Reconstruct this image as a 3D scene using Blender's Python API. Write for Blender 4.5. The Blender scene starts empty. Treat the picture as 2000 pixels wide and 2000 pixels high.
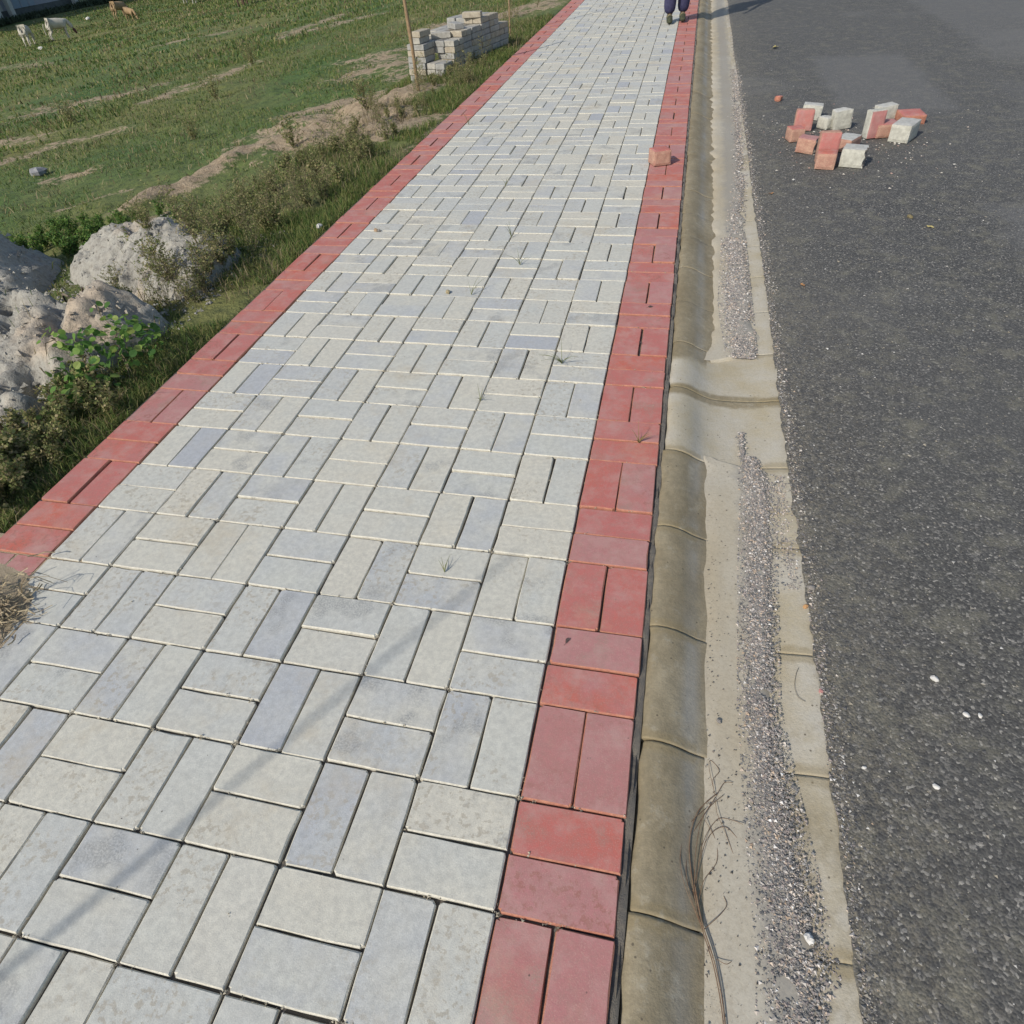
import bpy, math, random
import numpy as np
from mathutils import Vector, Matrix, noise, Euler
R = math.radians
random.seed(7); rng = np.random.default_rng(7)
scene = bpy.context.scene; COL = scene.collection

# ---------------------------------------------------------------- camera
FWD = Vector((-0.19529441, 0.7002868, -0.68662835)); RGT = Vector((0.97558009, 0.21046709, -0.06282585))
UPV = Vector((-0.10051656, 0.68213048, 0.72428891))
cd = bpy.data.cameras.new('camera'); cam = bpy.data.objects.new('camera', cd); COL.objects.link(cam)
cam.matrix_world = Matrix.Translation((0.17785, -0.31755, 1.27341)) @ Matrix((RGT, UPV, -FWD)).transposed().to_4x4()
cd.sensor_width = 36; cd.lens = 36 * 1287.64 / 2000; cd.clip_start = 0.02; cd.clip_end = 3000
scene.camera = cam
# ---------------------------------------------------------------- world, sun, exposure
SUN_EL, SUN_AZ = R(37), R(31)          # light travels towards azimuth 31 deg east of +y
w = bpy.data.worlds.new('World'); scene.world = w; w.use_nodes = True
nt = w.node_tree; bg = nt.nodes['Background']; sky = nt.nodes.new('ShaderNodeTexSky')
sky.sky_type = 'NISHITA'; sky.sun_disc = False; sky.sun_elevation = SUN_EL
sky.sun_rotation = math.pi + SUN_AZ; sky.air_density = 1.0; sky.dust_density = 1.2
nt.links.new(sky.outputs[0], bg.inputs[0]); bg.inputs[1].default_value = 0.10
sd = bpy.data.lights.new('sun', 'SUN'); sun = bpy.data.objects.new('sun', sd); COL.objects.link(sun)
sd.energy = 2.85; sd.angle = R(0.6); sd.color = (1.0, 0.94, 0.85)
ldir = Vector((math.sin(SUN_AZ) * math.cos(SUN_EL), math.cos(SUN_AZ) * math.cos(SUN_EL), -math.sin(SUN_EL)))
sun.rotation_euler = ldir.to_track_quat('-Z', 'Y').to_euler(); sun.location = (0, 0, 30)
scene.view_settings.view_transform = 'Standard'; scene.view_settings.look = 'None'
scene.view_settings.gamma = 1; scene.view_settings.use_curve_mapping = False; scene.view_settings.exposure = 0.42

# ---------------------------------------------------------------- helpers
def mesh(name, v, f, mats=None, smooth=False, midx=None):
    me = bpy.data.meshes.new(name)
    me.from_pydata([tuple(p) for p in v], [], [tuple(q) for q in f])
    for m in (mats if isinstance(mats, (list, tuple)) else [mats]):
        if m: me.materials.append(m)
    if midx is not None: me.polygons.foreach_set('material_index', midx)
    if smooth: me.polygons.foreach_set('use_smooth', [True] * len(me.polygons))
    me.update(); return me
def link(name, me, parent=None, loc=None, rot=None, scale=None):
    o = bpy.data.objects.new(name, me); COL.objects.link(o)
    if parent: o.parent = parent
    if loc is not None: o.location = loc
    if rot is not None: o.rotation_euler = rot
    if scale is not None: o.scale = scale
    return o
def tag(o, label=None, cat=None, group=None, kind=None):
    if label: o['label'] = label
    if cat: o['category'] = cat
    if group: o['group'] = group
    if kind: o['kind'] = kind
    return o
def thing(name, label, cat, loc=(0, 0, 0), rz=0, group=None):
    return tag(link(name, None, None, loc, (0, 0, rz)), label, cat, group)
def big_mesh(name, v, f3, mats, midx=None, smooth=False):
    """v (n,3) array, f3 (m,k) int array with equal sided faces"""
    v = np.asarray(v, np.float32); f3 = np.asarray(f3, np.int32); k = f3.shape[1]
    me = bpy.data.meshes.new(name); me.vertices.add(len(v)); me.vertices.foreach_set('co', v.ravel())
    me.loops.add(f3.size); me.loops.foreach_set('vertex_index', f3.ravel())
    me.polygons.add(len(f3)); me.polygons.foreach_set('loop_start', np.arange(0, f3.size, k, dtype=np.int32))
    me.polygons.foreach_set('loop_total', np.full(len(f3), k, np.int32))
    for m in mats: me.materials.append(m)
    if midx is not None: me.polygons.foreach_set('material_index', midx)
    me.polygons.foreach_set('use_smooth', np.full(len(f3), smooth)); me.update(calc_edges=True); me.validate(); return me
def ss(a, b, t):
    t = np.clip((np.asarray(t, float) - a) / (b - a), 0, 1); return t * t * (3 - 2 * t)
def fbm(x, y, z=0.0, o=4): return noise.fractal(Vector((x, y, z)), 1.0, 2.0, o)
def tube(pts, rad, sides=6):
    v = []; f = []; n = len(pts)
    for i, p in enumerate(pts):
        p = Vector(p); a = Vector(pts[max(0, i - 1)]); b = Vector(pts[min(n - 1, i + 1)])
        d = (b - a).normalized(); u = d.cross(Vector((0.31, 0.17, 0.93))).normalized(); q = d.cross(u)
        r = rad[i] if isinstance(rad, (list, tuple)) else rad
        for k in range(sides):
            t = 2 * math.pi * k / sides; v.append(p + (u * math.cos(t) + q * math.sin(t)) * r)
    for i in range(n - 1):
        for k in range(sides):
            k2 = (k + 1) % sides; f.append((i * sides + k, i * sides + k2, (i + 1) * sides + k2, (i + 1) * sides + k))
    f.append(tuple(range(sides))[::-1]); f.append(tuple((n - 1) * sides + k for k in range(sides)))
    return v, f
class MB:
    def __init__(s): s.v = []; s.f = []
    def add(s, vf):
        o = len(s.v); s.v += [Vector(p) for p in vf[0]]; s.f += [tuple(i + o for i in q) for q in vf[1]]; return s
def box(x0, y0, z0, x1, y1, z1):
    v = [(x, y, z) for z in (z0, z1) for x, y in ((x0, y0), (x1, y0), (x1, y1), (x0, y1))]
    return v, [(3, 2, 1, 0), (4, 5, 6, 7), (0, 1, 5, 4), (1, 2, 6, 5), (2, 3, 7, 6), (3, 0, 4, 7)]

class Mat:
    """tiny node-graph builder"""
    def __init__(s, name, rough=0.85):
        s.m = bpy.data.materials.new(name); s.m.use_nodes = True; s.t = s.m.node_tree
        s.b = s.t.nodes['Principled BSDF']; s.b.inputs['Roughness'].default_value = rough
        s.b.inputs['Specular IOR Level'].default_value = 0.3
        s.co = s.t.nodes.new('ShaderNodeTexCoord')
    def n(s, k, **kw):
        x = s.t.nodes.new('ShaderNode' + k)
        for a, b in kw.items(): setattr(x, a, b)
        return x
    def l(s, a, b): s.t.links.new(a, b)
    def geo(s): return s.n('NewGeometry').outputs['Position']
    def noise(s, scale, vec=None, det=4, rough=0.6, stretch=None, off=None):
        x = s.n('TexNoise'); x.inputs['Scale'].default_value = scale; x.inputs['Detail'].default_value = det
        x.inputs['Roughness'].default_value = rough; v = vec or s.geo()
        if stretch or off is not None:
            mp = s.n('Mapping'); s.l(v, mp.inputs[0])
            if stretch: mp.inputs['Scale'].default_value = stretch
            if off is not None: s.l(off, mp.inputs['Location'])
            v = mp.outputs[0]
        s.l(v, x.inputs['Vector']); return x.outputs['Fac']
    def vor(s, scale, vec=None, out='Color', feat='F1'):
        x = s.n('TexVoronoi'); x.feature = feat; x.inputs['Scale'].default_value = scale; s.l(vec or s.geo(), x.inputs['Vector']); return x.outputs[out]
    def ramp(s, fac, stops, interp='LINEAR'):
        r = s.n('ValToRGB'); r.color_ramp.interpolation = interp; e = r.color_ramp.elements
        while len(e) < len(stops): e.new(0.5)
        for el, (p, c) in zip(e, stops):
            el.position = p; el.color = (c, c, c, 1) if isinstance(c, (int, float)) else (*c, 1)
        s.l(fac, r.inputs[0]); return r.outputs[0]
    def mix(s, f, a, b, mode='MIX'):
        x = s.n('Mix', data_type='RGBA', blend_type=mode)
        for i, q in ((0, f), (6, a), (7, b)):
            if isinstance(q, (int, float)): x.inputs[i].default_value = q if i == 0 else (q, q, q, 1)
            elif isinstance(q, tuple): x.inputs[i].default_value = (*q, 1)
            else: s.l(q, x.inputs[i])
        return x.outputs[2]
    def math(s, op, a, b=0.0, clamp=False):
        x = s.n('Math', operation=op, use_clamp=clamp)
        for i, q in ((0, a), (1, b)):
            if isinstance(q, (int, float)): x.inputs[i].default_value = q
            else: s.l(q, x.inputs[i])
        return x.outputs[0]
    def attr(s, name):
        a = s.n('Attribute'); a.attribute_name = name; return a.outputs['Fac']
    def rnd(s):
        o = s.n('ObjectInfo').outputs['Random']; i = s.n('NewGeometry').outputs['Random Per Island']
        return s.math('FRACT', s.math('ADD', o, s.math('MULTIPLY', i, 7.31)))
    def bump(s, h, strength=0.3, dist=0.005):
        b = s.n('Bump'); b.inputs['Strength'].default_value = strength; b.inputs['Distance'].default_value = dist
        s.l(h, b.inputs['Height']); s.l(b.outputs[0], s.b.inputs['Normal'])
    def out(s, c):
        if isinstance(c, tuple): s.b.inputs['Base Color'].default_value = (*c, 1)
        else: s.l(c, s.b.inputs['Base Color'])
        return s.m

# ---------------------------------------------------------------- materials
def brick_mat(name, stops, spot, smudge, red=False):
    m = Mat(name, 0.8); r = m.rnd(); g = m.geo()
    base = m.ramp(r, stops, 'LINEAR')
    # slow mottling inside each brick, shifted per brick
    cmb = m.n('CombineXYZ'); m.l(m.math('MULTIPLY', r, 57.0), cmb.inputs[2])
    n1 = m.noise(9, g, 3, 0.55, off=cmb.outputs[0])
    base = m.mix(m.ramp(n1, [(0.35, 0.0), (0.7, 0.85)]), base, m.ramp(m.math('FRACT', m.math('MULTIPLY', r, 3.7)), stops))
    n2 = m.noise(70, g, 3, 0.7, off=cmb.outputs[0])
    base = m.mix(m.ramp(n2, [(0.35, 0.30), (0.65, 0.0)]), base, tuple(0.86 * c for c in smudge), 'MIX')
    # pitted stains on some bricks only
    some = m.ramp(m.math('FRACT', m.math('MULTIPLY', r, 13.7)), [(0.42, 0.0), (0.62, 1.0)])
    n3 = m.noise(75, g, 4, 0.6, off=cmb.outputs[0]); n3b = m.noise(8, g, 2, 0.5, off=cmb.outputs[0])
    pit = m.math('MULTIPLY', m.ramp(n3, [(0.54, 0.0), (0.60, 1.0)]), m.ramp(n3b, [(0.42, 0.0), (0.55, 1.0)]))
    base = m.mix(m.math('MULTIPLY', m.math('MULTIPLY', pit, some), 0.60), base, spot)
    # darker granular smear on a few
    few = m.ramp(m.math('FRACT', m.math('MULTIPLY', r, 29.3)), [(0.74, 0.0), (0.80, 1.0)])
    sm = m.math('MULTIPLY', m.ramp(m.noise(14, g, 2, 0.5, off=cmb.outputs[0]), [(0.52, 0.0), (0.66, 1.0)]), m.ramp(m.noise(240, g, 2, 0.6), [(0.4, 0.2), (0.6, 1.0)]))
    base = m.mix(m.math('MULTIPLY', m.math('MULTIPLY', few, sm), 0.7), base, smudge)
    base = m.mix(m.ramp(m.noise(520, g, 2, 0.8), [(0.38, 0.22), (0.52, 0.0)]), base, smudge)
    base = m.mix(m.ramp(m.noise(380, g, 2, 0.8), [(0.56, 0.0), (0.70, 0.30)]), base, (0.72, 0.70, 0.63) if not red else (0.58, 0.40, 0.33))
    cloud = m.ramp(m.noise(13, g, 5, 0.7, off=cmb.outputs[0]), [(0.46, 0.0), (0.68, 0.52 if red else 0.22)])
    base = m.mix(cloud, base, (0.46, 0.295, 0.26) if red else (0.47, 0.44, 0.37))
    # tiny black specks and sandy dust
    sp = m.ramp(m.vor(26, g, 'Distance'), [(0.035, 1.0), (0.05, 0.0)])
    base = m.mix(m.math('MULTIPLY', sp, m.ramp(m.noise(3.3, g, 2), [(0.5, 0.0), (0.6, 0.8)])), base, (0.07, 0.06, 0.05))
    dust = m.ramp(m.noise(2.2, g, 6, 0.72), [(0.56, 0.0), (0.72, 0.42)])
    base = m.mix(dust, base, (0.42, 0.33, 0.20) if not red else (0.52, 0.36, 0.25))
    h = m.math('ADD', m.math('MULTIPLY', m.noise(420, g, 3, 0.7), 0.5), m.math('MULTIPLY', m.noise(60, g, 3, 0.6), 0.5))
    m.bump(h, 0.5, 0.0018); return m.out(base)
def side_mat(name, a, b):
    m = Mat(name, 0.9); g = m.geo()
    c = m.mix(m.ramp(m.noise(35, g, 4, 0.7), [(0.35, 0.0), (0.7, 1.0)]), a, b)
    c = m.mix(m.ramp(m.noise(160, g, 3, 0.7), [(0.35, 0.45), (0.6, 0.0)]), c, tuple(0.5 * q for q in a))
    m.bump(m.noise(300, g, 3, 0.8), 0.6, 0.003); return m.out(c)
CREAM = brick_mat('cream_paver', [(0.0, (0.405, 0.42, 0.435)), (0.07, (0.47, 0.48, 0.475)), (0.18, (0.52, 0.525, 0.475)), (0.36, (0.595, 0.565, 0.465)), (0.52, (0.545, 0.545, 0.48)),
                                  (0.70, (0.61, 0.57, 0.46)), (0.85, (0.545, 0.545, 0.49)), (1.0, (0.44, 0.455, 0.455))], (0.33, 0.29, 0.22), (0.23, 0.235, 0.23))
CREAM_SIDE = side_mat('cream_paver_side', (0.68, 0.65, 0.54), (0.55, 0.52, 0.44))
RED = brick_mat('red_paver', [(0.0, (0.49, 0.115, 0.075)), (0.2, (0.46, 0.14, 0.125)), (0.45, (0.43, 0.185, 0.18)), (0.65, (0.40, 0.195, 0.185)),
                              (0.8, (0.45, 0.13, 0.115)), (1.0, (0.51, 0.115, 0.07))], (0.28, 0.12, 0.09), (0.31, 0.21, 0.17), True)
RED_SIDE = side_mat('red_paver_side', (0.50, 0.235, 0.15), (0.38, 0.14, 0.10))
def simple(name, a, b, scale=20, rough=0.85, bs=0.4, bd=0.004, det=4, lo=0.35, hi=0.68):
    m = Mat(name, rough); g = m.geo(); c = m.mix(m.ramp(m.noise(scale, g, det, 0.65), [(lo, 0.0), (hi, 1.0)]), a, b)
    m.bump(m.noise(scale * 6, g, 4, 0.7), bs, bd); return m.out(c)
BED = simple('joint_sand', (0.17, 0.145, 0.11), (0.06, 0.058, 0.06), 40, 0.95)
BROKEN = simple('broken_concrete', (0.42, 0.35, 0.28), (0.20, 0.17, 0.15), 90, 0.95, 1.0, 0.006)
# terrain
def terrain_mat():
    m = Mat('field_soil_and_grass', 0.95); g = m.geo()
    n1 = m.noise(0.35, g, 5, 0.6, stretch=(1, 0.6, 1)); n2 = m.noise(2.3, g, 5, 0.7); n3 = m.noise(14, g, 4, 0.75); n4 = m.noise(70, g, 3, 0.8)
    green = m.mix(m.ramp(n1, [(0.35, 0.0), (0.62, 1.0)]), (0.070, 0.135, 0.034), (0.180, 0.180, 0.060))
    green = m.mix(m.ramp(n2, [(0.50, 0.0), (0.75, 0.45)]), green, (0.19, 0.18, 0.07))
    green = m.mix(m.ramp(n3, [(0.35, 0.65), (0.55, 0.0)]), green, (0.035, 0.055, 0.024))
    soil = m.mix(m.ramp(n3, [(0.35, 0.0), (0.6, 1.0)]), (0.26, 0.195, 0.125), (0.40, 0.315, 0.21))
    soil = m.mix(m.ramp(n4, [(0.35, 0.5), (0.55, 0.0)]), soil, (0.15, 0.11, 0.07))
    f = m.math('ADD', m.attr('soil'), m.math('MULTIPLY', m.math('SUBTRACT', m.math('ADD', m.math('MULTIPLY', n2, 0.5), m.math('MULTIPLY', n3, 0.5)), 0.5), 3.4))
    f = m.ramp(f, [(0.42, 0.0), (0.62, 1.0)])
    m.bump(m.math('ADD', n3, m.math('MULTIPLY', n4, 0.4)), 0.9, 0.03); return m.out(m.mix(f, green, soil))
def asphalt_mat():
    m = Mat('asphalt', 0.8); g = m.geo()
    cell = m.vor(185, g, 'Color'); sep = m.n('SeparateColor'); m.l(cell, sep.inputs[0])
    base = m.ramp(sep.outputs[0], [(0.0, (0.052, 0.051, 0.048)), (0.5, (0.080, 0.078, 0.073)), (0.8, (0.12, 0.116, 0.104)), (0.95, (0.20, 0.19, 0.17)), (1.0, (0.36, 0.34, 0.30))])
    big = m.noise(0.8, g, 4, 0.6, stretch=(1, 0.6, 1)); base = m.mix(m.ramp(big, [(0.35, 0.0), (0.68, 0.5)]), base, (0.118, 0.115, 0.107))
    base = m.mix(m.ramp(m.noise(11, g, 5, 0.75), [(0.50, 0.0), (0.70, 0.6)]), base, (0.22, 0.205, 0.15))
    # dust thins out away from the gutter
    sx = m.n('SeparateXYZ'); m.l(g, sx.inputs[0])
    e = m.ramp(m.math('MULTIPLY', m.math('SUBTRACT', sx.outputs[0], 0.58), 2.2), [(0.0, 1.0), (0.10, 0.55), (0.6, 0.08), (1.0, 0.0)])
    e = m.math('MULTIPLY', e, m.ramp(m.noise(60, g, 5, 0.8), [(0.45, 0.0), (0.62, 1.0)]))
    base = m.mix(m.math('MULTIPLY', e, 0.8), base, (0.27, 0.235, 0.165))
    base = m.mix(m.ramp(m.noise(300, g, 2, 0.7), [(0.3, 0.6), (0.5, 0.0)]), base, (0.035, 0.035, 0.037))
    pale = m.math('MULTIPLY', m.ramp(m.noise(0.45, g, 3, 0.5), [(0.56, 0.0), (0.60, 0.35)]), m.ramp(m.noise(6, g, 3), [(0.3, 0.4), (0.6, 1.0)]))
    base = m.mix(pale, base, (0.17, 0.165, 0.15))
    wob = m.math('MULTIPLY', m.math('SUBTRACT', m.noise(3.0, g, 5, 0.7), 0.5), 0.55)
    for (px_, py_, hx_, hy_, k_) in ((2.35, 2.95, .75, .62, .42), (1.62, 6.3, .42, 1.1, .40), (3.2, 9.0, .6, 2.2, .34), (2.7, 5.2, .35, 1.0, .18)):
        dx_ = m.math('DIVIDE', m.math('ABSOLUTE', m.math('SUBTRACT', sx.outputs[0], px_)), hx_); dy_ = m.math('DIVIDE', m.math('ABSOLUTE', m.math('SUBTRACT', sx.outputs[1], py_)), hy_)
        d_ = m.math('ADD', m.math('MAXIMUM', dx_, dy_), wob); base = m.mix(m.ramp(d_, [(0.78, k_), (1.0, 0.0)]), base, (0.165, 0.162, 0.155))
    h = m.math('ADD', m.math('MULTIPLY', m.vor(185, g, 'Distance'), -0.8), m.math('MULTIPLY', m.noise(80, g, 3, 0.7), 0.9))
    m.bump(h, 0.5, 0.0035); return m.out(base)
def gutter_mat():
    m = Mat('gutter_concrete', 0.85); g = m.geo()
    clean = m.mix(m.ramp(m.noise(5, g, 5, 0.65), [(0.35, 0.0), (0.65, 1.0)]), (0.40, 0.345, 0.235), (0.46, 0.43, 0.36))
    stain = m.mix(m.ramp(m.noise(7, g, 5, 0.7, stretch=(1, 0.45, 1)), [(0.35, 0.0), (0.65, 1.0)]), (0.225, 0.182, 0.108), (0.33, 0.28, 0.185))
    stain = m.mix(m.ramp(m.noise(45, g, 4, 0.8), [(0.4, 0.35), (0.6, 0.0)]), stain, (0.15, 0.13, 0.085))
    f = m.math('ADD', m.attr('stain'), m.math('MULTIPLY', m.math('SUBTRACT', m.noise(9, g, 5, 0.65), 0.5), 0.9))
    c = m.mix(m.ramp(f, [(0.40, 0.0), (0.62, 1.0)]), clean, stain)
    cool = m.math('MULTIPLY', m.attr('cool'), m.ramp(m.noise(6, g, 4, 0.6, stretch=(1, 0.5, 1)), [(0.35, 0.0), (0.62, 1.0)]))
    c = m.mix(m.math('MULTIPLY', cool, 0.55), c, (0.33, 0.335, 0.325))
    c = m.mix(m.ramp(m.vor(33, g, 'Distance'), [(0.06, 0.8), (0.09, 0.0)]), c, (0.09, 0.075, 0.055))
    c = m.mix(m.ramp(m.math('ADD', m.attr('joint'), m.math('MULTIPLY', m.noise(30, g, 4), 0.5)), [(0.75, 0.0), (1.2, 0.45)]), c, (0.25, 0.195, 0.10))
    c = m.mix(m.ramp(m.noise(150, g, 4, 0.8), [(0.38, 0.16), (0.52, 0.0)]), c, (0.12, 0.10, 0.07)); c = m.mix(m.ramp(m.noise(22, g, 6, 0.75), [(0.56, 0.0), (0.70, 0.45)]), c, (0.42, 0.39, 0.31))
    m.bump(m.math('ADD', m.noise(25, g, 6, 0.7), m.math('MULTIPLY', m.noise(200, g, 3, 0.8), 0.4)), 0.38, 0.005); return m.out(c)
def sand_mat():
    m = Mat('silt_deposit', 0.95); g = m.geo()
    c = m.mix(m.ramp(m.noise(3.5, g, 5, 0.6, stretch=(1, 0.5, 1)), [(0.35, 0.0), (0.65, 1.0)]), (0.40, 0.345, 0.245), (0.455, 0.42, 0.34))
    c = m.mix(m.ramp(m.noise(120, g, 3, 0.8), [(0.35, 0.3), (0.55, 0.0)]), c, (0.27, 0.225, 0.16))
    c = m.mix(m.ramp(m.vor(60, g, 'Distance'), [(0.05, 0.6), (0.08, 0.0)]), c, (0.10, 0.085, 0.07))
    sx = m.n('SeparateXYZ'); m.l(g, sx.inputs[0])
    band = m.ramp(m.math('ADD', m.math('MULTIPLY', m.math('ABSOLUTE', m.math('SUBTRACT', sx.outputs[0], 0.485)), 12.0), m.math('MULTIPLY', m.math('SUBTRACT', m.noise(14, g, 5, 0.7), 0.5), 1.2)), [(0.35, 0.75), (0.75, 0.0)])
    c = m.mix(m.math('MULTIPLY', band, m.ramp(m.noise(160, g, 3, 0.8), [(0.35, 1.0), (0.65, 0.55)])), c, (0.235, 0.225, 0.205))
    m.bump(m.noise(60, g, 5, 0.7), 0.4, 0.003); return m.out(c)
def random_mat(name, stops, rough=0.8, interp='LINEAR', trans=0.0):
    m = Mat(name, rough); c = m.ramp(m.rnd(), stops, interp)
    if trans:
        m.b.inputs['Specular IOR Level'].default_value = 0.2
        tb = m.n('BsdfTranslucent'); mx = m.n('MixShader'); mx.inputs[0].default_value = trans
        m.l(c, tb.inputs[0]); m.l(m.b.outputs[0], mx.inputs[1]); m.l(tb.outputs[0], mx.inputs[2])
        m.l(mx.outputs[0], m.t.nodes['Material Output'].inputs[0])
    return m.out(c)
TERRAIN = terrain_mat(); ASPHALT = asphalt_mat(); GUTTER = gutter_mat(); SAND = sand_mat()
GRAVEL = random_mat('gravel_chips', [(0.0, (0.09, 0.09, 0.09)), (0.28, (0.22, 0.215, 0.205)), (0.45, (0.30, 0.25, 0.225)), (0.62, (0.15, 0.148, 0.142)), (0.80, (0.50, 0.46, 0.41)), (0.92, (0.42, 0.31, 0.21)), (1.0, (0.72, 0.70, 0.66))])
WHITE_STONE = simple('white_stone', (0.66, 0.64, 0.60), (0.50, 0.48, 0.43), 120, 0.8)
GRASS = random_mat('grass_blades', [(0.0, (0.065, 0.120, 0.030)), (0.35, (0.110, 0.170, 0.045)), (0.6, (0.17, 0.215, 0.060)), (0.85, (0.26, 0.25, 0.090)), (1.0, (0.26, 0.22, 0.11))], 0.6, trans=0.35)
DRY = random_mat('dry_grass', [(0.0, (0.12, 0.10, 0.05)), (0.5, (0.21, 0.175, 0.095)), (1.0, (0.34, 0.28, 0.17))], 0.8, trans=0.15)
WEED = random_mat('weed_leaves', [(0.0, (0.14, 0.185, 0.06)), (0.45, (0.245, 0.265, 0.10)), (0.75, (0.38, 0.34, 0.16)), (1.0, (0.44, 0.36, 0.21))], 0.7, trans=0.4)
LEAF = random_mat('green_leaf', [(0.0, (0.06, 0.14, 0.035)), (0.5, (0.12, 0.235, 0.05)), (0.8, (0.19, 0.31, 0.065)), (1.0, (0.30, 0.36, 0.10))], 0.55, trans=0.4)
STEM = simple('weed_stem', (0.13, 0.11, 0.06), (0.20, 0.16, 0.10), 60)
WOOD = simple('stake_wood', (0.33, 0.235, 0.135), (0.20, 0.13, 0.075), 30, 0.85, 0.7, 0.004)
MOUND = None
def mound_mat():
    m = Mat('dug_soil', 0.98); g = m.geo()
    c = m.mix(m.ramp(m.noise(4, g, 5, 0.65), [(0.35, 0.0), (0.65, 1.0)]), (0.31, 0.295, 0.255), (0.40, 0.385, 0.33))
    c = m.mix(m.ramp(m.noise(2.0, g, 3, 0.6), [(0.55, 0.0), (0.68, 0.75)]), c, (0.42, 0.33, 0.235))
    c = m.mix(m.ramp(m.noise(40, g, 4, 0.8), [(0.35, 0.6), (0.52, 0.0)]), c, (0.155, 0.135, 0.115))
    m.bump(m.math('ADD', m.noise(28, g, 5, 0.75), m.math('MULTIPLY', m.noise(120, g, 3, 0.8), 0.5)), 0.75, 0.012); return m.out(c)
MOUND = mound_mat()

# ---------------------------------------------------------------- terrain
SEGS = [(-7.75,6.75,-7.39,7.35,.28),(-7.39,7.35,-6.74,7.77,.20),(-10.65,10.53,-10.11,10.97,.65),(-10.11,10.97,-9.32,11.27,.7),(-7.83,9.56,-7.61,10.51,.28),(-7.77,10.91,-7.46,12.14,.30),
 (-14.85,20.04,-13.42,21.55,.6),(-7.41,10.51,-7.32,12.27,.25),(-3.96,4.22,-3.79,4.77,.14),(-3.79,4.77,-3.59,5.58,.15),(-3.64,5.68,-3.28,6.31,.30),(-3.92,7.13,-3.14,7.38,.25),
 (-3.3,6.1,-2.55,5.55,.62),(-2.95,6.5,-2.45,6.6,.42),(-2.95,5.95,-2.2,5.35,.48),(-8.67,16.15,-7.13,17.48,.45),(-8.81,16.96,-8.68,19.18,.5),(-4.87,10.47,-3.83,10.86,.30),(-6.00,5.61,-5.54,5.79,.12),
 (-9.20,8.22,-8.24,8.01,.35),(-4.00,9.17,-3.47,9.80,.45),(-3.77,12.65,-2.74,12.54,.6),(-4.84,4.57,-4.51,4.94,.10),(-2.63,12.01,-2.1,11.95,.45),(-25.29,24.52,-20.39,21.88,.6),
 (-4.35,10.45,-3.0,8.4,.35),(-3.63,3.72,-3.42,4.07,.14),(-1.72,4.55,-1.68,5.3,.05),(-2.2,0.2,-1.5,0.42,.14)]
def soil_at(x, y):
    s = np.zeros_like(x)
    for k_, (x0, y0, x1, y1, wd) in enumerate(SEGS):
        dx, dy = x1 - x0, y1 - y0; t = np.clip(((x - x0) * dx + (y - y0) * dy) / (dx * dx + dy * dy), 0, 1)
        d = np.hypot(x - x0 - t * dx, y - y0 - t * dy); s = np.maximum(s, (0.85 if 8 <= k_ <= 13 or k_ in (14, 21, 28) else 0.60) * np.exp(-(d / (wd * 1.15)) ** 2 * 0.8))
    return s
def H0(x, y):
    t = -1.66 - np.asarray(x, float)
    h = -0.03 - 0.2 * ss(0, 1.6, t) - 0.1 * np.clip(t - 1, 0, 33)
    return np.where(t < 0, -0.075, h)
def noise_arr(x, y, s, z, o=4): return np.array([fbm(a * s, b * s, z, o) for a, b in zip(x.ravel(), y.ravel())]).reshape(x.shape)
def axis(*segs):
    out = []
    for a, b, n in segs: out += list(np.linspace(a, b, n, endpoint=False))
    return np.array(out + [segs[-1][1]])
xs = axis((-900, -80, 10), (-80, -20, 40), (-20, -7, 70), (-7, -1.68, 120), (-1.68, -1.6, 2), (-1.6, 12, 6), (12, 900, 8))
ys = axis((-300, -3, 10), (-3, 0, 15), (0, 12, 200), (12, 40, 120), (40, 90, 50), (90, 1500, 10))
X, Y = np.meshgrid(xs, ys, indexing='ij')
t = -1.66 - X; rough = ss(0.05, 0.6, t)
Z = H0(X, Y) + rough * (0.035 * noise_arr(X, Y, 1.3, 3.0) + 0.02 * noise_arr(X, Y, 5.0, 9.0, 3)) + ss(4, 15, t) * 0.10 * noise_arr(X, Y, 0.25, 1.0)
# a low sandy bank runs along the strip of bare soil
def bank(x, y):
    b = np.zeros_like(x)
    for x0, y0, x1, y1, wd in [SEGS[i] for i in (8, 9, 10, 12, 13, 14)]:
        dx, dy = x1 - x0, y1 - y0; tt = np.clip(((x - x0) * dx + (y - y0) * dy) / (dx * dx + dy * dy), 0, 1)
        b = np.maximum(b, np.exp(-(np.hypot(x - x0 - tt * dx, y - y0 - tt * dy) / (wd * 1.2)) ** 2))
    return b
NB = noise_arr(X, Y, 3.0, 5.0, 4)
Z += bank(X, Y) * (0.05 + 0.07 * NB) * rough
Z = np.where(X > -1.64, np.where(X > 7.5, -0.12, -0.11), Z)
ni, nj = X.shape; idx = np.arange(ni * nj).reshape(ni, nj)
F4 = np.stack([idx[:-1, :-1], idx[1:, :-1], idx[1:, 1:], idx[:-1, 1:]], -1).reshape(-1, 4)
me = big_mesh('ground', np.stack([X, Y, Z], -1).reshape(-1, 3), F4, [TERRAIN], smooth=True)
SO = soil_at(X, Y); SO = np.where(t < 0.0, 0.0, SO)
a = me.attributes.new('soil', 'FLOAT', 'POINT'); a.data.foreach_set('value', SO.ravel().astype(np.float32))
tag(link('ground', me), kind='structure')
from bisect import bisect_right
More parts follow.
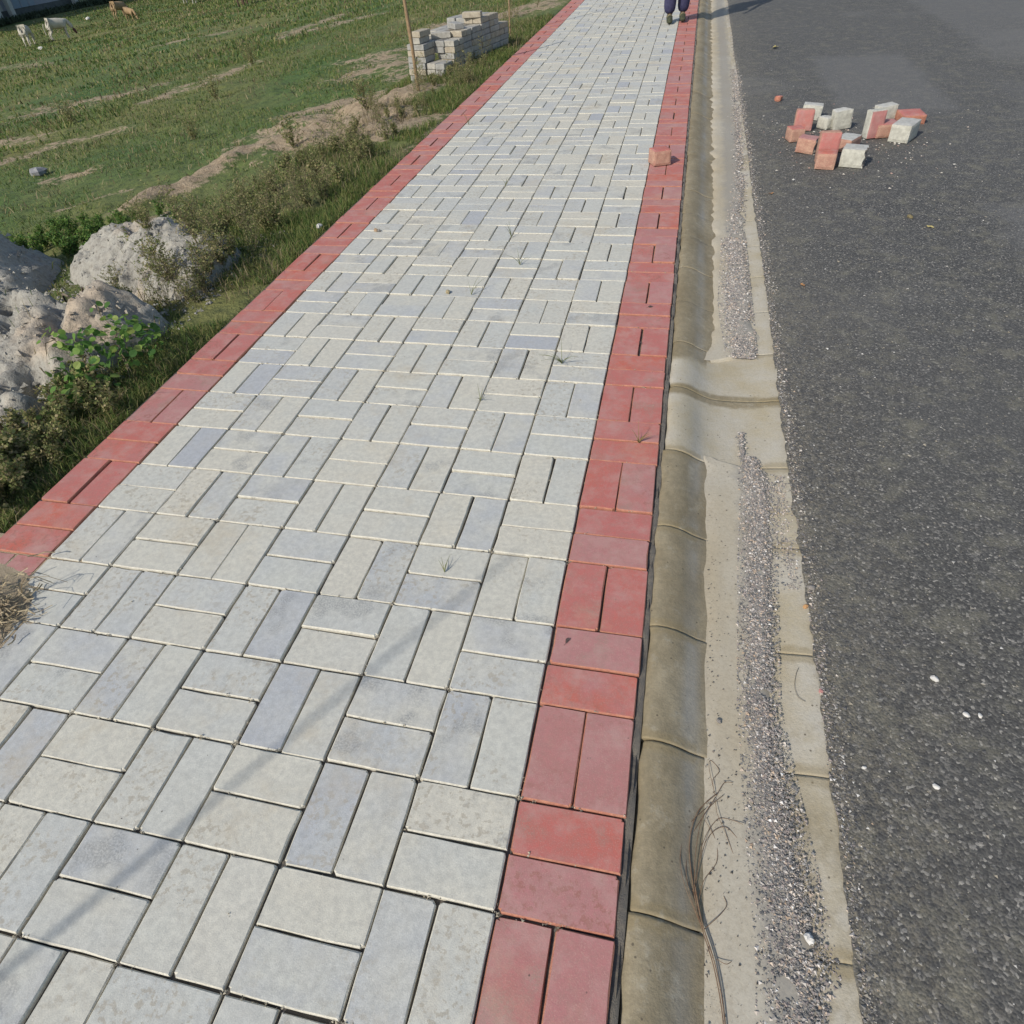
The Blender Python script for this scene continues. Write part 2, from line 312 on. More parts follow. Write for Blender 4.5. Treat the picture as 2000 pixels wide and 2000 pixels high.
def ground_z(x, y):
    i = min(max(bisect_right(xs, x) - 1, 0), ni - 2); j = min(max(bisect_right(ys, y) - 1, 0), nj - 2)
    u = (x - xs[i]) / (xs[i + 1] - xs[i]); v = (y - ys[j]) / (ys[j + 1] - ys[j])
    return float((Z[i, j] * (1 - u) + Z[i + 1, j] * u) * (1 - v) + (Z[i, j + 1] * (1 - u) + Z[i + 1, j + 1] * u) * v)

# ---------------------------------------------------------------- road and gutter
RX = axis((0.578, 1.6, 60), (1.6, 4, 30), (4, 8, 10)); RY = axis((-4, -0.3, 8), (-0.3, 3, 380), (3, 15, 240), (15, 400, 30))
X2, Y2 = np.meshgrid(RX, RY, indexing='ij')
Z2 = -0.040 + 0.012 * ss(0.585, 1.2, X2) + 0.012 * (X2 - 0.6) * (X2 < 4) + 0.012 * 3.4 * (X2 >= 4) - 0.012 * np.clip(X2 - 4, 0, 4) + 0.002 * noise_arr(X2, Y2, 2.0, 4.0)
edge = 0.010 + 0.009 * noise_arr(np.zeros_like(Y2), Y2, 16.0, 8.0, 5) + 0.003 * np.array([[math.sin(yy * 3) for yy in RY]])
X2 = X2 + edge * (X2 < 0.60) ; Z2 = np.where(X2 < 0.604, -0.0435 + 0.004 * ss(0.575, 0.604, X2), Z2) + 0.0012 * noise_arr(X2, Y2, 40.0, 2.0, 2)
n2i, n2j = X2.shape; idx = np.arange(n2i * n2j).reshape(n2i, n2j)
F4 = np.stack([idx[:-1, :-1], idx[1:, :-1], idx[1:, 1:], idx[:-1, 1:]], -1).reshape(-1, 4)
tag(link('road', big_mesh('road', np.stack([X2, Y2, Z2], -1).reshape(-1, 3), F4, [ASPHALT], smooth=True)), kind='structure')
def road_z(x): return -0.040 + 0.012 * float(ss(0.585, 1.2, x)) + 0.012 * (x - 0.6) + 0.001

PROF = [(0.216, -0.10), (0.214, -0.026), (0.222, -0.012), (0.236, -0.0075), (0.256, -0.0085), (0.276, -0.0135), (0.294, -0.0215), (0.310, -0.0305), (0.326, -0.0385), (0.343, -0.045),
        (0.362, -0.0505), (0.39, -0.0545), (0.43, -0.0565), (0.48, -0.055), (0.53, -0.050), (0.565, -0.0455), (0.590, -0.0425), (0.602, -0.044), (0.606, -0.10)]
gutter = tag(link('gutter', None), kind='structure')
joints = [-2.0, -1.3, -0.62, -0.28, 0.05, 0.37, 0.66, 1.00, 1.335, 1.69, 2.0]
while joints[-1] < 16: joints.append(joints[-1] + 0.34 + random.uniform(-0.015, 0.015))
joints += [20, 40, 120, 400]
for gi in range(len(joints) - 1):
    gp_ = 0.0011 if joints[gi] < 2 else 0.0004; y0, y1 = joints[gi] + gp_, joints[gi + 1] - gp_; L = y1 - y0
    ny = 14 if L < 1 else 8; jx = random.uniform(-0.004, 0.004); jz = random.uniform(-0.0018, 0.0012); clean = 1.0 if 1.3 < 0.5 * (y0 + y1) < 2.0 else 0.0
    vs = []; st = []; jt = []
    for j in range(ny + 1):
        # quarter-rounded slab ends
        u = j / ny; yy = y0 + L * u; ed = min(u, 1 - u) * L; dz = -0.0006 * max(0, 1 - ed / 0.008) ** 2 if L < 1 else 0
        if j in (1, ny - 1) and L < 1: yy = y0 + 0.006 if j == 1 else y1 - 0.006; ed = 0.006; dz = -0.0004
        for k, (px, pz) in enumerate(PROF):
            wob = 0.003 * fbm(yy * 6, gi * 3.1, px * 4, 3) + (0.006 * fbm(yy * 14, gi, 3, 3) * (k < 4))
            vs.append((px + jx * (k < 10) + wob, yy + 0.004 * fbm(px * 9, gi, 5) * (0.3 < px), pz + jz * (k > 0) * (k < 12) + dz + 0.0015 * fbm(px * 14, yy * 9, 2, 3)))
            s = 1.0 - float(ss(0.47, 0.50, px)) * 0.9; s = s * 0.92 if px < 0.47 else 0.34 + 0.2 * fbm(yy * 2, 4, 4, 2)
            if clean: s = 0.20 + 0.75 * math.exp(-((yy - 1.67 - 0.03 * px) / 0.030) ** 2) + (0.5 * float(ss(1.80, 1.95, yy)) if px < 0.36 else 0)
            if yy > 5 and px < 0.3: s -= 0.18 * float(ss(5, 9, yy))
            st.append(s); jt.append((1 if yy < 2 else .3) * math.exp(-(ed / 0.03) ** 2) * float(px < 0.34 or px > 0.5))
    fs = []; K = len(PROF)
    for j in range(ny):
        for k in range(K - 1): q = j * K + k; fs.append((q, q + 1, q + K + 1, q + K))
    fs.append(tuple(range(K))[::-1]); fs.append(tuple(ny * K + k for k in range(K)))
    m_ = mesh('kerb_slab', vs, fs, GUTTER); m_.polygons.foreach_set('use_smooth', [True] * (len(fs) - 2) + [False] * 2)
    m_.attributes.new('stain', 'FLOAT', 'POINT').data.foreach_set('value', np.array(st, np.float32))
    m_.attributes.new('cool', 'FLOAT', 'POINT').data.foreach_set('value', np.array([math.exp(-((q_[0] - .318) / .018) ** 2) for q_ in vs], np.float32))
    m_.attributes.new('joint', 'FLOAT', 'POINT').data.foreach_set('value', np.array(jt, np.float32))
    link('kerb_slab', m_, gutter)
# silt lying in the gutter
def silt_strip(y0, y1, n, left, right, top=-0.0445):
    vs = []; fs = []; W = 12
    for j in range(n + 1):
        y = y0 + (y1 - y0) * j / n; a_, b_ = left(y), right(y); taper = float(ss(0, 0.06, y - y0) * ss(0, 0.06, y1 - y))
        b_ = a_ + (b_ - a_) * (0.15 + 0.85 * taper) if taper < 1 else b_
        for k in range(W + 1):
            u = k / W; x = a_ + (b_ - a_) * u; e = min(1, min(u, 1 - u) * W / 1.5)
            base = float(np.interp(x, [p[0] for p in PROF[1:-1]], [p[1] for p in PROF[1:-1]]))
            vs.append((x, y, (base - 0.004) * (1 - e) + max(base + 0.0025, top + 0.0012 * fbm(x * 20, y * 9, 1, 3)) * e))
    for j in range(n):
        for k in range(W): q = j * (W + 1) + k; fs.append((q, q + 1, q + W + 2, q + W + 1))
    return mesh('silt_bed', vs, fs, SAND, True)
jag = lambda y, s, a: a * fbm(3.0, y * s, 7.0, 5)
sL = lambda y: 0.340 + 0.004 * math.sin(y * 18.9 + 1.2) * (y < 1.3) + jag(y, 6, 0.010) + ((jag(y, 9, 0.03) + 0.030) * float(ss(1.95, 2.2, y)) if y > 1.95 else 0)
tag(link('silt_bed', silt_strip(-0.9, 1.36, 170, sL, lambda y: float(np.interp(y, [-0.1, 0.05, 0.2, 0.32, 0.5, 0.75, 1.2, 1.4], [0.548, 0.538, 0.522, 0.498, 0.492, 0.515, 0.535, 0.54])) + jag(y, 16, 0.008))), kind='structure')
tag(link('silt_bed', silt_strip(1.93, 16, 500, sL, lambda y: 0.535 + 0.03 * float(ss(3.5, 6, y)) + jag(y, 5, 0.03), -0.0435)), kind='structure')
# loose gravel in the gutter
def stones(name, cx, cy, cz, size, mat_, flat=0.6):
    n = len(cx); base = np.array([(1, 0, 0), (-0.5, 0.87, 0), (-0.5, -0.87, 0), (0.3, 0.2, 0.9), (-0.1, -0.2, -0.6)], float)
    tri = np.array([(0, 1, 3), (1, 2, 3), (2, 0, 3)])
    an = rng.uniform(0, 2 * np.pi, n); c, s = np.cos(an), np.sin(an)
    v = base[None] * (1 + rng.uniform(-0.35, 0.35, (n, 5, 3))) * size[:, None, None]
    v[:, :, 2] *= flat
    vx = v[:, :, 0] * c[:, None] - v[:, :, 1] * s[:, None] + cx[:, None]; vy = v[:, :, 0] * s[:, None] + v[:, :, 1] * c[:, None] + cy[:, None]
    vz = v[:, :, 2] + cz[:, None]; V = np.stack([vx, vy, vz], -1).reshape(-1, 3)
    Fq = (tri[None] + (np.arange(n) * 5)[:, None, None]).reshape(-1, 3); return big_mesh(name, V, Fq, [mat_])
def profz(x): return np.interp(x, [p[0] for p in PROF[1:-1]], [p[1] for p in PROF[1:-1]])
gx, gy = [], []
def scatter(n, y0, y1, cfun, wfun):
    y = rng.uniform(y0, y1, n); u = rng.normal(0, 1, n).clip(-2.2, 2.2) * 0.5
    gx.append(cfun(y) + wfun(y) * u); gy.append(y)
scatter(30000, -0.3, 1.38, lambda y: np.interp(y, [-0.3, 0.05, 0.25, 0.5, 0.9, 1.2, 1.38], [0.495, 0.50, 0.482, 0.462, 0.478, 0.495, 0.475]), lambda y: np.interp(y, [-0.3, 0.1, 0.3, 0.5, 1, 1.25, 1.4], [0.066, 0.058, 0.050, 0.040, 0.045, 0.045, 0.016]))
scatter(1500, 0.85, 1.30, lambda y: 0.56 + 0 * y, lambda y: 0.022 + 0 * y)
scatter(500, 1.36, 1.50, lambda y: 0.455 + 0 * y, lambda y: 0.012 + 0 * y)
scatter(24000, 1.96, 3.1, lambda y: np.interp(y, [1.9, 2.4, 3.0], [0.475, 0.460, 0.47]), lambda y: np.interp(y, [1.9, 2.4, 3], [0.050, 0.062, 0.052]))
scatter(12000, 3.0, 7, lambda y: np.interp(y, [3, 4, 7], [0.47, 0.53, 0.58]), lambda y: 0.04 + 0 * y)
scatter(1400, 7, 13, lambda y: 0.585 + 0 * y, lambda y: 0.03 + 0 * y)
gx = np.concatenate(gx); gy = np.concatenate(gy); lump = np.array([fbm(a_ * 14, b_ * 14, 0.5, 3) for a_, b_ in zip(gx, gy)]); keep = lump > -0.62; gx, gy = gx[keep], gy[keep]
gs = rng.gamma(3.0, 0.00062, len(gx)).clip(0.0010, 0.0048) * np.where(gy > 3, 1.6, np.where(gy > 1.9, 1.35, 1))
gz = np.where((gx > 0.34) & (gx < 0.55), np.maximum(profz(gx), -0.0445), profz(gx)) + gs * 0.15
tag(link('gutter_gravel', stones('gutter_gravel', gx, gy, gz, gs, GRAVEL)), kind='stuff')
# a crust of loose chips over the asphalt
n = 26000; ax_ = 0.600 + rng.beta(1.0, 2.2, n) * 2.6; ay_ = -0.35 + rng.beta(1.0, 2.2, n) * 7.5
e = rng.random(n) < 0.22; ax_ = np.where(e, 0.60 + np.abs(rng.normal(0, 0.022, n)), ax_)
asz = rng.gamma(3.0, 0.00055, n).clip(0.0011, 0.0055) * (1 + 0.12 * ay_)
az_ = -0.040 + 0.012 * ss(0.585, 1.2, ax_) + 0.012 * (ax_ - 0.6) + 0.001
CHIPS = random_mat('road_chips', [(0.0, (0.07, 0.07, 0.072)), (0.45, (0.12, 0.117, 0.115)), (0.70, (0.20, 0.19, 0.17)), (0.86, (0.32, 0.28, 0.21)), (0.95, (0.40, 0.38, 0.34)), (1.0, (0.62, 0.60, 0.56))])
tag(link('road_grit', stones('road_grit', ax_, ay_, az_, asz, CHIPS, 0.45)), kind='stuff')

# pinkish crust of stones along the asphalt edge, crumbs on the silt
n = 5200; ey_ = -0.3 + rng.beta(1, 1.7, n) * 8; ex_ = 0.590 + np.abs(rng.normal(0, 0.018, n)) + 0.006 * np.array([fbm(2, v * 6, 1, 3) for v in ey_])
es_ = rng.gamma(3, 0.0006, n).clip(.001, .0055) * (1 + .1 * ey_)
tag(link('edge_gravel', stones('edge_gravel', ex_, ey_, -0.0405 + 0 * ex_ + 0.001, es_, GRAVEL)), kind='stuff')
n = 900; cx_ = 0.35 + rng.beta(1, 2, n) * .13; cy_ = -0.2 + rng.beta(1, 1.5, n) * 1.6
tag(link('silt_crumbs', stones('silt_crumbs', cx_, cy_, np.full(n, -0.0425), rng.gamma(1.6, 0.0006, n).clip(.0005, .0032), random_mat('dark_crumbs', [(0, (.05, .045, .04)), (.7, (.12, .10, .08)), (1, (.22, .19, .16))]))), kind='stuff')

# ---------------------------------------------------------------- paving
M_ = 0.205
YK = [-0.1979, 0.0, 0.2004, 0.4064, 0.6139, 0.823, 1.0321, 1.2424, 1.452, 1.6608, 1.8684, 2.0747, 2.2799, 2.4839, 2.6881, 2.8924, 3.0968, 3.3011, 3.5055, 3.7098, 3.9142, 4.1186, 4.323, 4.5274, 4.7318, 4.9362, 5.1406, 5.345, 5.5495, 5.754, 5.9585, 6.1631, 6.3677, 6.5724, 6.7771, 6.9817, 7.1865, 7.3912, 7.596, 7.8008, 8.0056, 8.2105, 8.4154, 8.6204]
def yk(k):
    if k < -1: return -0.1979 + (k + 1) * 0.2
    if k > 42: return 8.6204 + (k - 42) * 0.2051
    return YK[k + 1]
COLX = [0.0008, 0.0, 0.0003, 0.0024, 0.0007, -0.0007, -0.0011, -0.0019, -0.0005]
def xk(i): return i * M_ + (COLX[i + 7] if -7 <= i <= 1 else 0.0)
def brick_mesh(name, mats, seed, chip=True):
    """unit paver, top at z=0, rounded arrises with small chips; scaled per brick"""
    r = random.Random(seed); hx, hy = 0.100, 0.049; N = (6, 4)
    loop = []
    TX = (0, .035, .33, .66, .965); TY = (0, .07, .5, .93); N = (5, 4)
    for i in TX: loop.append((-hx + 2 * hx * i, -hy))
    for i in TY: loop.append((hx, -hy + 2 * hy * i))
    for i in TX: loop.append((hx - 2 * hx * i, hy))
    for i in TY: loop.append((-hx, hy - 2 * hy * i))
    n = len(loop); v = []; corner = {0, N[0], N[0] + N[1], 2 * N[0] + N[1]}
    cut = {c: (r.uniform(0.002, 0.006) if chip and r.random() < 0.16 else 0.0006) for c in corner}
    nick = {k: (r.uniform(0.001, 0.0025) if chip and r.random() < 0.08 else 0.0) for k in range(n)}
    for ring, (inset, z) in enumerate(((0.0024, 0.0), (0.0003, -0.0030), (0.0, -0.060))):
        for k, (x, y) in enumerate(loop):
            d = inset + r.uniform(-0.0007, 0.0006) + (cut.get(k, 0) + nick[k]) * (1.0 if ring == 0 else 0.75 if ring == 1 else 0.0)
            sx = (1 if x > 0 else -1) if abs(abs(x) - hx) < 1e-6 else 0; sy = (1 if y > 0 else -1) if abs(abs(y) - hy) < 1e-6 else 0
            v.append((x - sx * d, y - sy * d, z - (r.uniform(0.0, 0.0006) if ring == 0 else 0)))
    f = [tuple(range(n))]; mi = [0]
    for ring in range(2):
        for k in range(n): k2 = (k + 1) % n; f.append(((ring + 1) * n + k, (ring + 1) * n + k2, ring * n + k2, ring * n + k)); mi.append(1)
    return mesh(name, v, f, mats, False, mi)
CR = [brick_mesh('brick', [CREAM, CREAM_SIDE], s) for s in range(10)]; RD = [brick_mesh('brick', [RED, RED_SIDE], 50 + s) for s in range(8)]
footpath = tag(link('footpath', None), kind='structure')
red_l = tag(link('left_border', None), kind='structure'); red_r = tag(link('right_border', None), kind='structure')
KMAX = 74
def cell_bricks(i, k, vert):
    x0, x1, y0, y1 = xk(i), xk(i + 1), yk(k), yk(k + 1); rr = random
    g = 0.0036 + rr.uniform(-0.0008, 0.0020); out = []
    for h in (0, 1):
        if vert: cx = x0 + (x1 - x0) * (0.25 + 0.5 * h); cy = 0.5 * (y0 + y1); L = y1 - y0 - g * 0.72; W = (x1 - x0) / 2 - g * rr.uniform(0.7, 1.25); rz = math.pi / 2
        else: cx = 0.5 * (x0 + x1); cy = y0 + (y1 - y0) * (0.25 + 0.5 * h); L = x1 - x0 - g * 1.1; W = (y1 - y0) / 2 - g * rr.uniform(0.5, 0.9); rz = 0
        flip = math.pi if rr.random() < 0.5 else 0
        out.append(((cx + rr.gauss(0, 0.0007), cy + rr.gauss(0, 0.0007), -0.0008 + max(-.003, min(.0022, rr.gauss(0, 0.0014)))), (rr.gauss(0, 0.004), rr.gauss(0, 0.003), rz + flip + rr.gauss(0, 0.0045)), (L / 0.2, W / 0.098, 1)))
    return out
cream = [b for k in range(-4, KMAX) for i in range(-7, 0) for b in cell_bricks(i, k, (i + k) % 2 == 0)]
leftb = [b for k in range(-4, KMAX) for b in cell_bricks(-8, k, k % 2 == 0)]
rightb = [b for k in range(-4, KMAX) for b in cell_bricks(0, k, k % 2 == 1)]
CAMP = cam.matrix_world.translation
def in_view(p, marg=1.08):
    d = Vector(p) - CAMP; z = d.dot(FWD); h = z * 1000 / 1287.64 * marg
    return z > 0 and abs(d.dot(RGT)) < h and abs(d.dot(UPV)) < h
def lay(bricks, parent, pool, pool_mats):
    bricks = sorted(bricks, key=lambda b: (not in_view(b[0]), (Vector(b[0]) - CAMP).length)); rest_v = []; rest_f = []; rest_m = []
    for n_, (loc, rot, sc) in enumerate(bricks):
        me_ = pool[random.randrange(len(pool))]
        if n_ < 298: link('brick', me_, parent, loc, rot, sc)
        else:
            mat = Matrix.LocRotScale(Vector(loc), Euler(rot), Vector(sc)); o_ = len(rest_v)
            far = (Vector(loc) - CAMP).length > 7
            if far:
                vv, ff = box(-0.0985, -0.0475, -0.05, 0.0985, 0.0475, 0); ff = ff[1:]; mm = [0, 1, 1, 1, 1]
            else:
                vv = [q.co for q in me_.vertices]; ff = [tuple(p.vertices) for p in me_.polygons]; mm = [p.material_index for p in me_.polygons]
            rest_v += [mat @ Vector(q) for q in vv]; rest_f += [tuple(a_ + o_ for a_ in q) for q in ff]; rest_m += mm
    if rest_v: tag(link('brick_course', mesh('brick_course', rest_v, rest_f, pool_mats, False, rest_m), parent), kind='stuff')
lay(cream, footpath, CR, [CREAM, CREAM_SIDE]); lay(leftb, red_l, RD, [RED, RED_SIDE]); lay(rightb, red_r, RD, [RED, RED_SIDE])
# bedding sand seen in the joints
tag(link('sand_bed', mesh('sand_bed', [(-1.652, -3, -0.011), (0.212, -3, -0.011), (0.212, 60, -0.011), (-1.652, 60, -0.011), (-1.652, -3, -0.12), (0.212, -3, -0.12), (0.212, 60, -0.12), (-1.652, 60, -0.12)],
    [(0, 1, 2, 3), (0, 3, 7, 4), (1, 5, 6, 2)], BED)), kind='structure')
# crumbs of sand caught along the joints
jx_, jy_ = [], []
for _ in range(2600):
    i = random.randrange(-7, 1); k = random.randrange(-2, 16); u = random.random()
    if random.random() < .6: jx_.append(xk(i) + u * M_); jy_.append(yk(k) + (random.gauss(0, .003) if random.random() < .7 else .5 * M_))
    else: jx_.append(xk(i) + random.gauss(0, .0025)); jy_.append(yk(k) + u * .2 * (u < .3))
jx_ = np.array(jx_); jy_ = np.array(jy_); kp = np.array([fbm(a_ * 6, b_ * 6, 3, 3) for a_, b_ in zip(jx_, jy_)]) > 0.0; jx_, jy_ = jx_[kp], jy_[kp]; n = len(jx_)
jx_ = np.concatenate([jx_ + rng.normal(0, .0025, n) for _ in range(4)]); jy_ = np.concatenate([jy_ + rng.normal(0, .0022, n) for _ in range(4)])
kp = (jx_ < .2) & (jx_ > -1.43); jx_, jy_ = jx_[kp], jy_[kp]
tag(link('joint_crumbs', stones('joint_crumbs', jx_, jy_, rng.uniform(-.006, .0005, len(jx_)), rng.gamma(2, .0007, len(jx_)).clip(.0005, .0032), random_mat('joint_crumb', [(0, (.16, .15, .13)), (.5, (.32, .28, .20)), (1, (.50, .44, .33))]))), kind='stuff')
# plain far run of the path, too far to tell bricks apart
tag(link('far_paving', mesh('far_paving', box(-1.64, yk(KMAX) + 0.003, -0.06, 0.2, 60, -0.001)[0], box(0, 0, 0, 1, 1, 1)[1], CREAM)), kind='structure')
# dirt that fills the slot between border and gutter
vs = []; fs = []
for j in range(700):
    y = -0.6 + j * 0.022; z0 = -0.010 + 0.011 * fbm(1, y * 12, 2, 4)
    vs += [(0.199, y, z0 - 0.004), (0.207, y, z0 + 0.002), (0.218, y, z0 - 0.004)]
for j in range(699):
    for k in range(2): q = j * 3 + k; fs.append((q, q + 1, q + 4, q + 3))
tag(link('slot_dirt', mesh('slot_dirt', vs, fs, simple('slot_dirt', (0.20, 0.185, 0.165), (0.30, 0.265, 0.21), 60, 0.95, 1.0, 0.01), True)), kind='stuff')

# ---------------------------------------------------------------- loose bricks
def chunk(name, lx, ly, lz, mats, seed, broken=None, parent_loc=(0, 0, 0), rot=(0, 0, 0), label='', group=None, top_slot=0, side_slot=1):
    """a cut paver: bevelled block with slightly uneven faces; one end may be snapped off rough"""
    r = random.Random(seed); NX, NY, NZ = 8, 5, 5; key = {}; v = []; f = []; mi = []
    def pt(i, j, k):
        if (i, j, k) in key: return key[(i, j, k)]
        u, w_, h = i / NX, j / NY, k / NZ; x = (u - 0.5) * lx; y = (w_ - 0.5) * ly; z = h * lz
        ex, ey, ez = i in (0, NX), j in (0, NY), k in (0, NZ); b = 0.0035
        if ex + ey + ez >= 2:
            if ex: x -= math.copysign(b, x)
            if ey: y -= math.copysign(b, y)
            if ez: z += b if k == 0 else -b
        q = Vector((x, y, z)) + noise.noise_vector(Vector((x * 30 + seed, y * 30, z * 30))) * 0.0014
        if broken == 'x' and i == NX: q.x -= 0.012 + 0.014 * fbm(y * 40 + seed, z * 40, 1, 3)
        if broken == 'y' and j == NY: q.y -= 0.012 + 0.014 * fbm(x * 40 + seed, z * 40, 1, 3)
        if broken == 'wedge': q.x -= max(0, (q.y / ly + 0.5)) * 0.045 * (u) ; q.x += (0.005 * fbm(y * 60, z * 60, seed, 3) if i == NX else 0)
        key[(i, j, k)] = len(v); v.append(q); return key[(i, j, k)]
    def face(a_, b_, c_, d_, m): f.append((pt(*a_), pt(*b_), pt(*c_), pt(*d_))); mi.append(m)
    for i in range(NX):
        for j in range(NY):
            face((i, j, NZ), (i + 1, j, NZ), (i + 1, j + 1, NZ), (i, j + 1, NZ), top_slot); face((i, j + 1, 0), (i + 1, j + 1, 0), (i + 1, j, 0), (i, j, 0), side_slot)
        for k in range(NZ):
            face((i, 0, k), (i + 1, 0, k), (i + 1, 0, k + 1), (i, 0, k + 1), side_slot); face((i + 1, NY, k), (i, NY, k), (i, NY, k + 1), (i + 1, NY, k + 1), 2 if broken == 'y' else side_slot)
    for j in range(NY):
        for k in range(NZ):
            face((0, j + 1, k), (0, j, k), (0, j, k + 1), (0, j + 1, k + 1), side_slot); face((NX, j, k), (NX, j + 1, k), (NX, j + 1, k + 1), (NX, j, k + 1), 2 if broken in ('x', 'wedge') else side_slot)
    me_ = mesh(name, v, f, mats, False, mi); return tag(link(name, me_, None, parent_loc, rot), label, 'brick', group)
CM = [CREAM, CREAM_SIDE, BROKEN]; RM = [RED, RED_SIDE, BROKEN]; PINK = side_mat('faded_red_side', (0.50, 0.31, 0.225), (0.38, 0.19, 0.145)); RP = [RED, PINK, BROKEN]
PALE = [simple('pale_concrete', (0.56, 0.555, 0.51), (0.42, 0.41, 0.37), 45, 0.9, 0.9, 0.006), simple('pale_concrete_side', (0.58, 0.57, 0.49), (0.42, 0.41, 0.35), 45, 0.9, 0.9, 0.006), BROKEN]
G1 = 'loose bricks scattered on the road'
def lb(lx, ly, lz, mats, seed, broken, x, y, rx, ry, rz, label, lift=0.0, nm='loose_brick', **kw):
    return chunk(nm, lx, ly, lz, mats, seed, broken, (x, y, road_z(x) + lift), (R(rx), R(ry), R(rz)), label, G1, **kw)
lb(.13, .09, .092, PALE, 1, None, 1.03, 5.20, 0, 4, -8, 'whitish block standing behind the upright red brick at the left of the pile')
lb(.115, .125, .06, RP, 2, None, .95, 4.94, 87, 0, -2, 'upright red brick leaning behind the lowest leftmost pink lump', lift=.064)
lb(.10, .10, .078, RP, 3, 'x', .885, 4.70, 0, 0, 14, 'leftmost pinkish brick piece with rough broken right side')
lb(.125, .10, .085, RP, 4, 'x', .935, 4.44, 0, 3, -22, 'chunky pink brick with crumbled right face left of the tall red brick')
lb(.115, .165, .06, RP, 5, None, 1.01, 4.245, 88, 0, 2, 'tall red brick standing on end in the middle of the front group', lift=.083)
lb(.11, .10, .088, RP, 6, None, 1.00, 4.125, 0, 0, -10, 'pink fronted brick lying directly in front of the tall red one')
lb(.09, .09, .07, PALE, 7, 'wedge', 1.10, 4.95, 0, 0, 42, 'small pointed cream lump peeking over the tall red brick')
lb(.11, .15, .075, [PALE[0], PINK, BROKEN], 8, None, 1.16, 4.46, 0, 0, -32, 'pink sided brick with pitted cream top right of the tall red brick')
lb(.14, .12, .10, PALE, 9, 'x', 1.155, 4.15, 0, 0, -18, 'nearest white block with rough broken right face')
lb(.12, .07, .118, PALE, 10, 'wedge', 1.19, 4.93, 4, -7, 14, 'whitish block standing alone between the two groups')
lb(.10, .155, .07, [RED, PALE[1], BROKEN], 11, None, 1.325, 4.73, 88, 0, 20, 'tall brick on end with white left side and red face', lift=.078)
lb(.15, .13, .08, RP, 12, None, 1.415, 4.74, 0, 0, 14, 'red brick lying flat against the foot of the tall half white brick')
lb(.13, .09, .09, [PALE[0], PALE[1], BROKEN], 13, 'x', 1.49, 5.12, 0, -4, 24, 'rearmost cream block with peach broken corner')
lb(.12, .19, .10, PALE, 14, None, 1.51, 4.65, 0, 0, -28, 'long white block at the right end of the pile')
lb(.15, .14, .06, RM, 15, None, 1.625, 5.04, 4, 0, 8, 'magenta red brick lying behind the long white block')
chunk('loose_brick', .11, .105, .085, RP, 16, None, (.055, 4.115, .001), (0, 0, R(24)), 'single orange red brick lying on the joint of cream paving and right red border')
lb(.05, .045, .035, RM, 17, 'wedge', .86, 5.75, 0, 0, 60, 'small dark red brick chip lying behind the pile, near the gutter', nm='brick_chip')
# crumbs round the pile
n = 500; cx = 1.2 + rng.normal(0, 0.28, n); cy = 4.6 + rng.normal(0, 0.35, n)
tag(link('brick_crumbs', stones('brick_crumbs', cx, cy, -0.040 + 0.012 + 0.012 * (cx - 0.6) + 0.002, rng.gamma(2, 0.0018, n).clip(0.001, 0.009), random_mat('crumbs', [(0, (0.45, 0.22, 0.17)), (0.5, (0.5, 0.45, 0.38)), (1, (0.6, 0.58, 0.52))]))), kind='stuff')

# pebbles big enough to point at
def pebble(x, y, z, s, mat_, label, nm='pebble', group=None, seed=0):
    bm_v = []; r = random.Random(seed + 3); A, B = 8, 5; f = []
    for b in range(1, B):
        for a_ in range(A):
            th = math.pi * b / B; ph = 2 * math.pi * a_ / A; k = s * r.uniform(0.78, 1.15)
            bm_v.append((k * math.sin(th) * math.cos(ph) * 1.25, k * math.sin(th) * math.sin(ph) * 0.9, k * 0.7 * math.cos(th)))
    bm_v += [(0, 0, s * .7), (0, 0, -s * .7)]; T = len(bm_v) - 2
    for b in range(B - 2):
        for a_ in range(A): a2 = (a_ + 1) % A; f.append((b * A + a_, (b + 1) * A + a_, (b + 1) * A + a2, b * A + a2))
    for a_ in range(A): a2 = (a_ + 1) % A; f.append((T, a_, a2)); f.append((T + 1, (B - 2) * A + a2, (B - 2) * A + a_))
    return tag(link(nm, mesh(nm, bm_v, f, mat_), None, (x, y, z + s * 0.35), (0, 0, r.uniform(0, 6))), label, 'stone', group)
GREYST = simple('grey_stone', (0.17, 0.155, 0.145), (0.28, 0.26, 0.23), 200)
PB = [(0.83, 0.632, .0075, 'largest white pebble on the asphalt at right', WHITE_STONE), (0.872, 0.552, .0062, 'left pebble of the close white pair on the asphalt', WHITE_STONE), (0.898, 0.553, .0048, 'right pebble of the close white pair on the asphalt', WHITE_STONE),
      (0.780, 0.382, .0058, 'lone white pebble on the asphalt nearer than the close pair', WHITE_STONE), (0.655, 0.40, .0042, 'small white pebble on asphalt close to the gutter edge', WHITE_STONE), (0.521, 0.075, .0085, 'white pebble at the right edge of the gutter gravel', WHITE_STONE),
      (0.594, 0.565, .0055, 'pink brick pebble on the edge between gutter and asphalt', RED), (0.378, 0.455, .0055, 'dark grey pebble lying on the bare silt in the gutter', GREYST),
      (0.604, 0.86, .0085, 'greenish grey pebble on the asphalt edge beside the thin gravel', GREYST), (0.585, 0.80, .0065, 'orange brown pebble on the gutter lip', simple('orange_stone', (0.5, 0.28, 0.12), (0.35, 0.2, 0.1), 90)),
      (1.30, 3.33, .014, 'yellowish clod on the dark asphalt in front of the brick pile', DRY)]
for i, (x, y, s, lab, mt) in enumerate(PB):
    z = road_z(x) if x > .6 else max(float(profz(x)), -0.0435) + .001
    pebble(x, y, z, s, mt, lab, seed=i)
pebble(-1.355, 2.99, 0, .013, simple('tan_clod', (0.40, 0.29, 0.18), (0.25, 0.17, 0.11), 90), 'brown clod lying on the cream bricks near the left border', 'clod', seed=40)
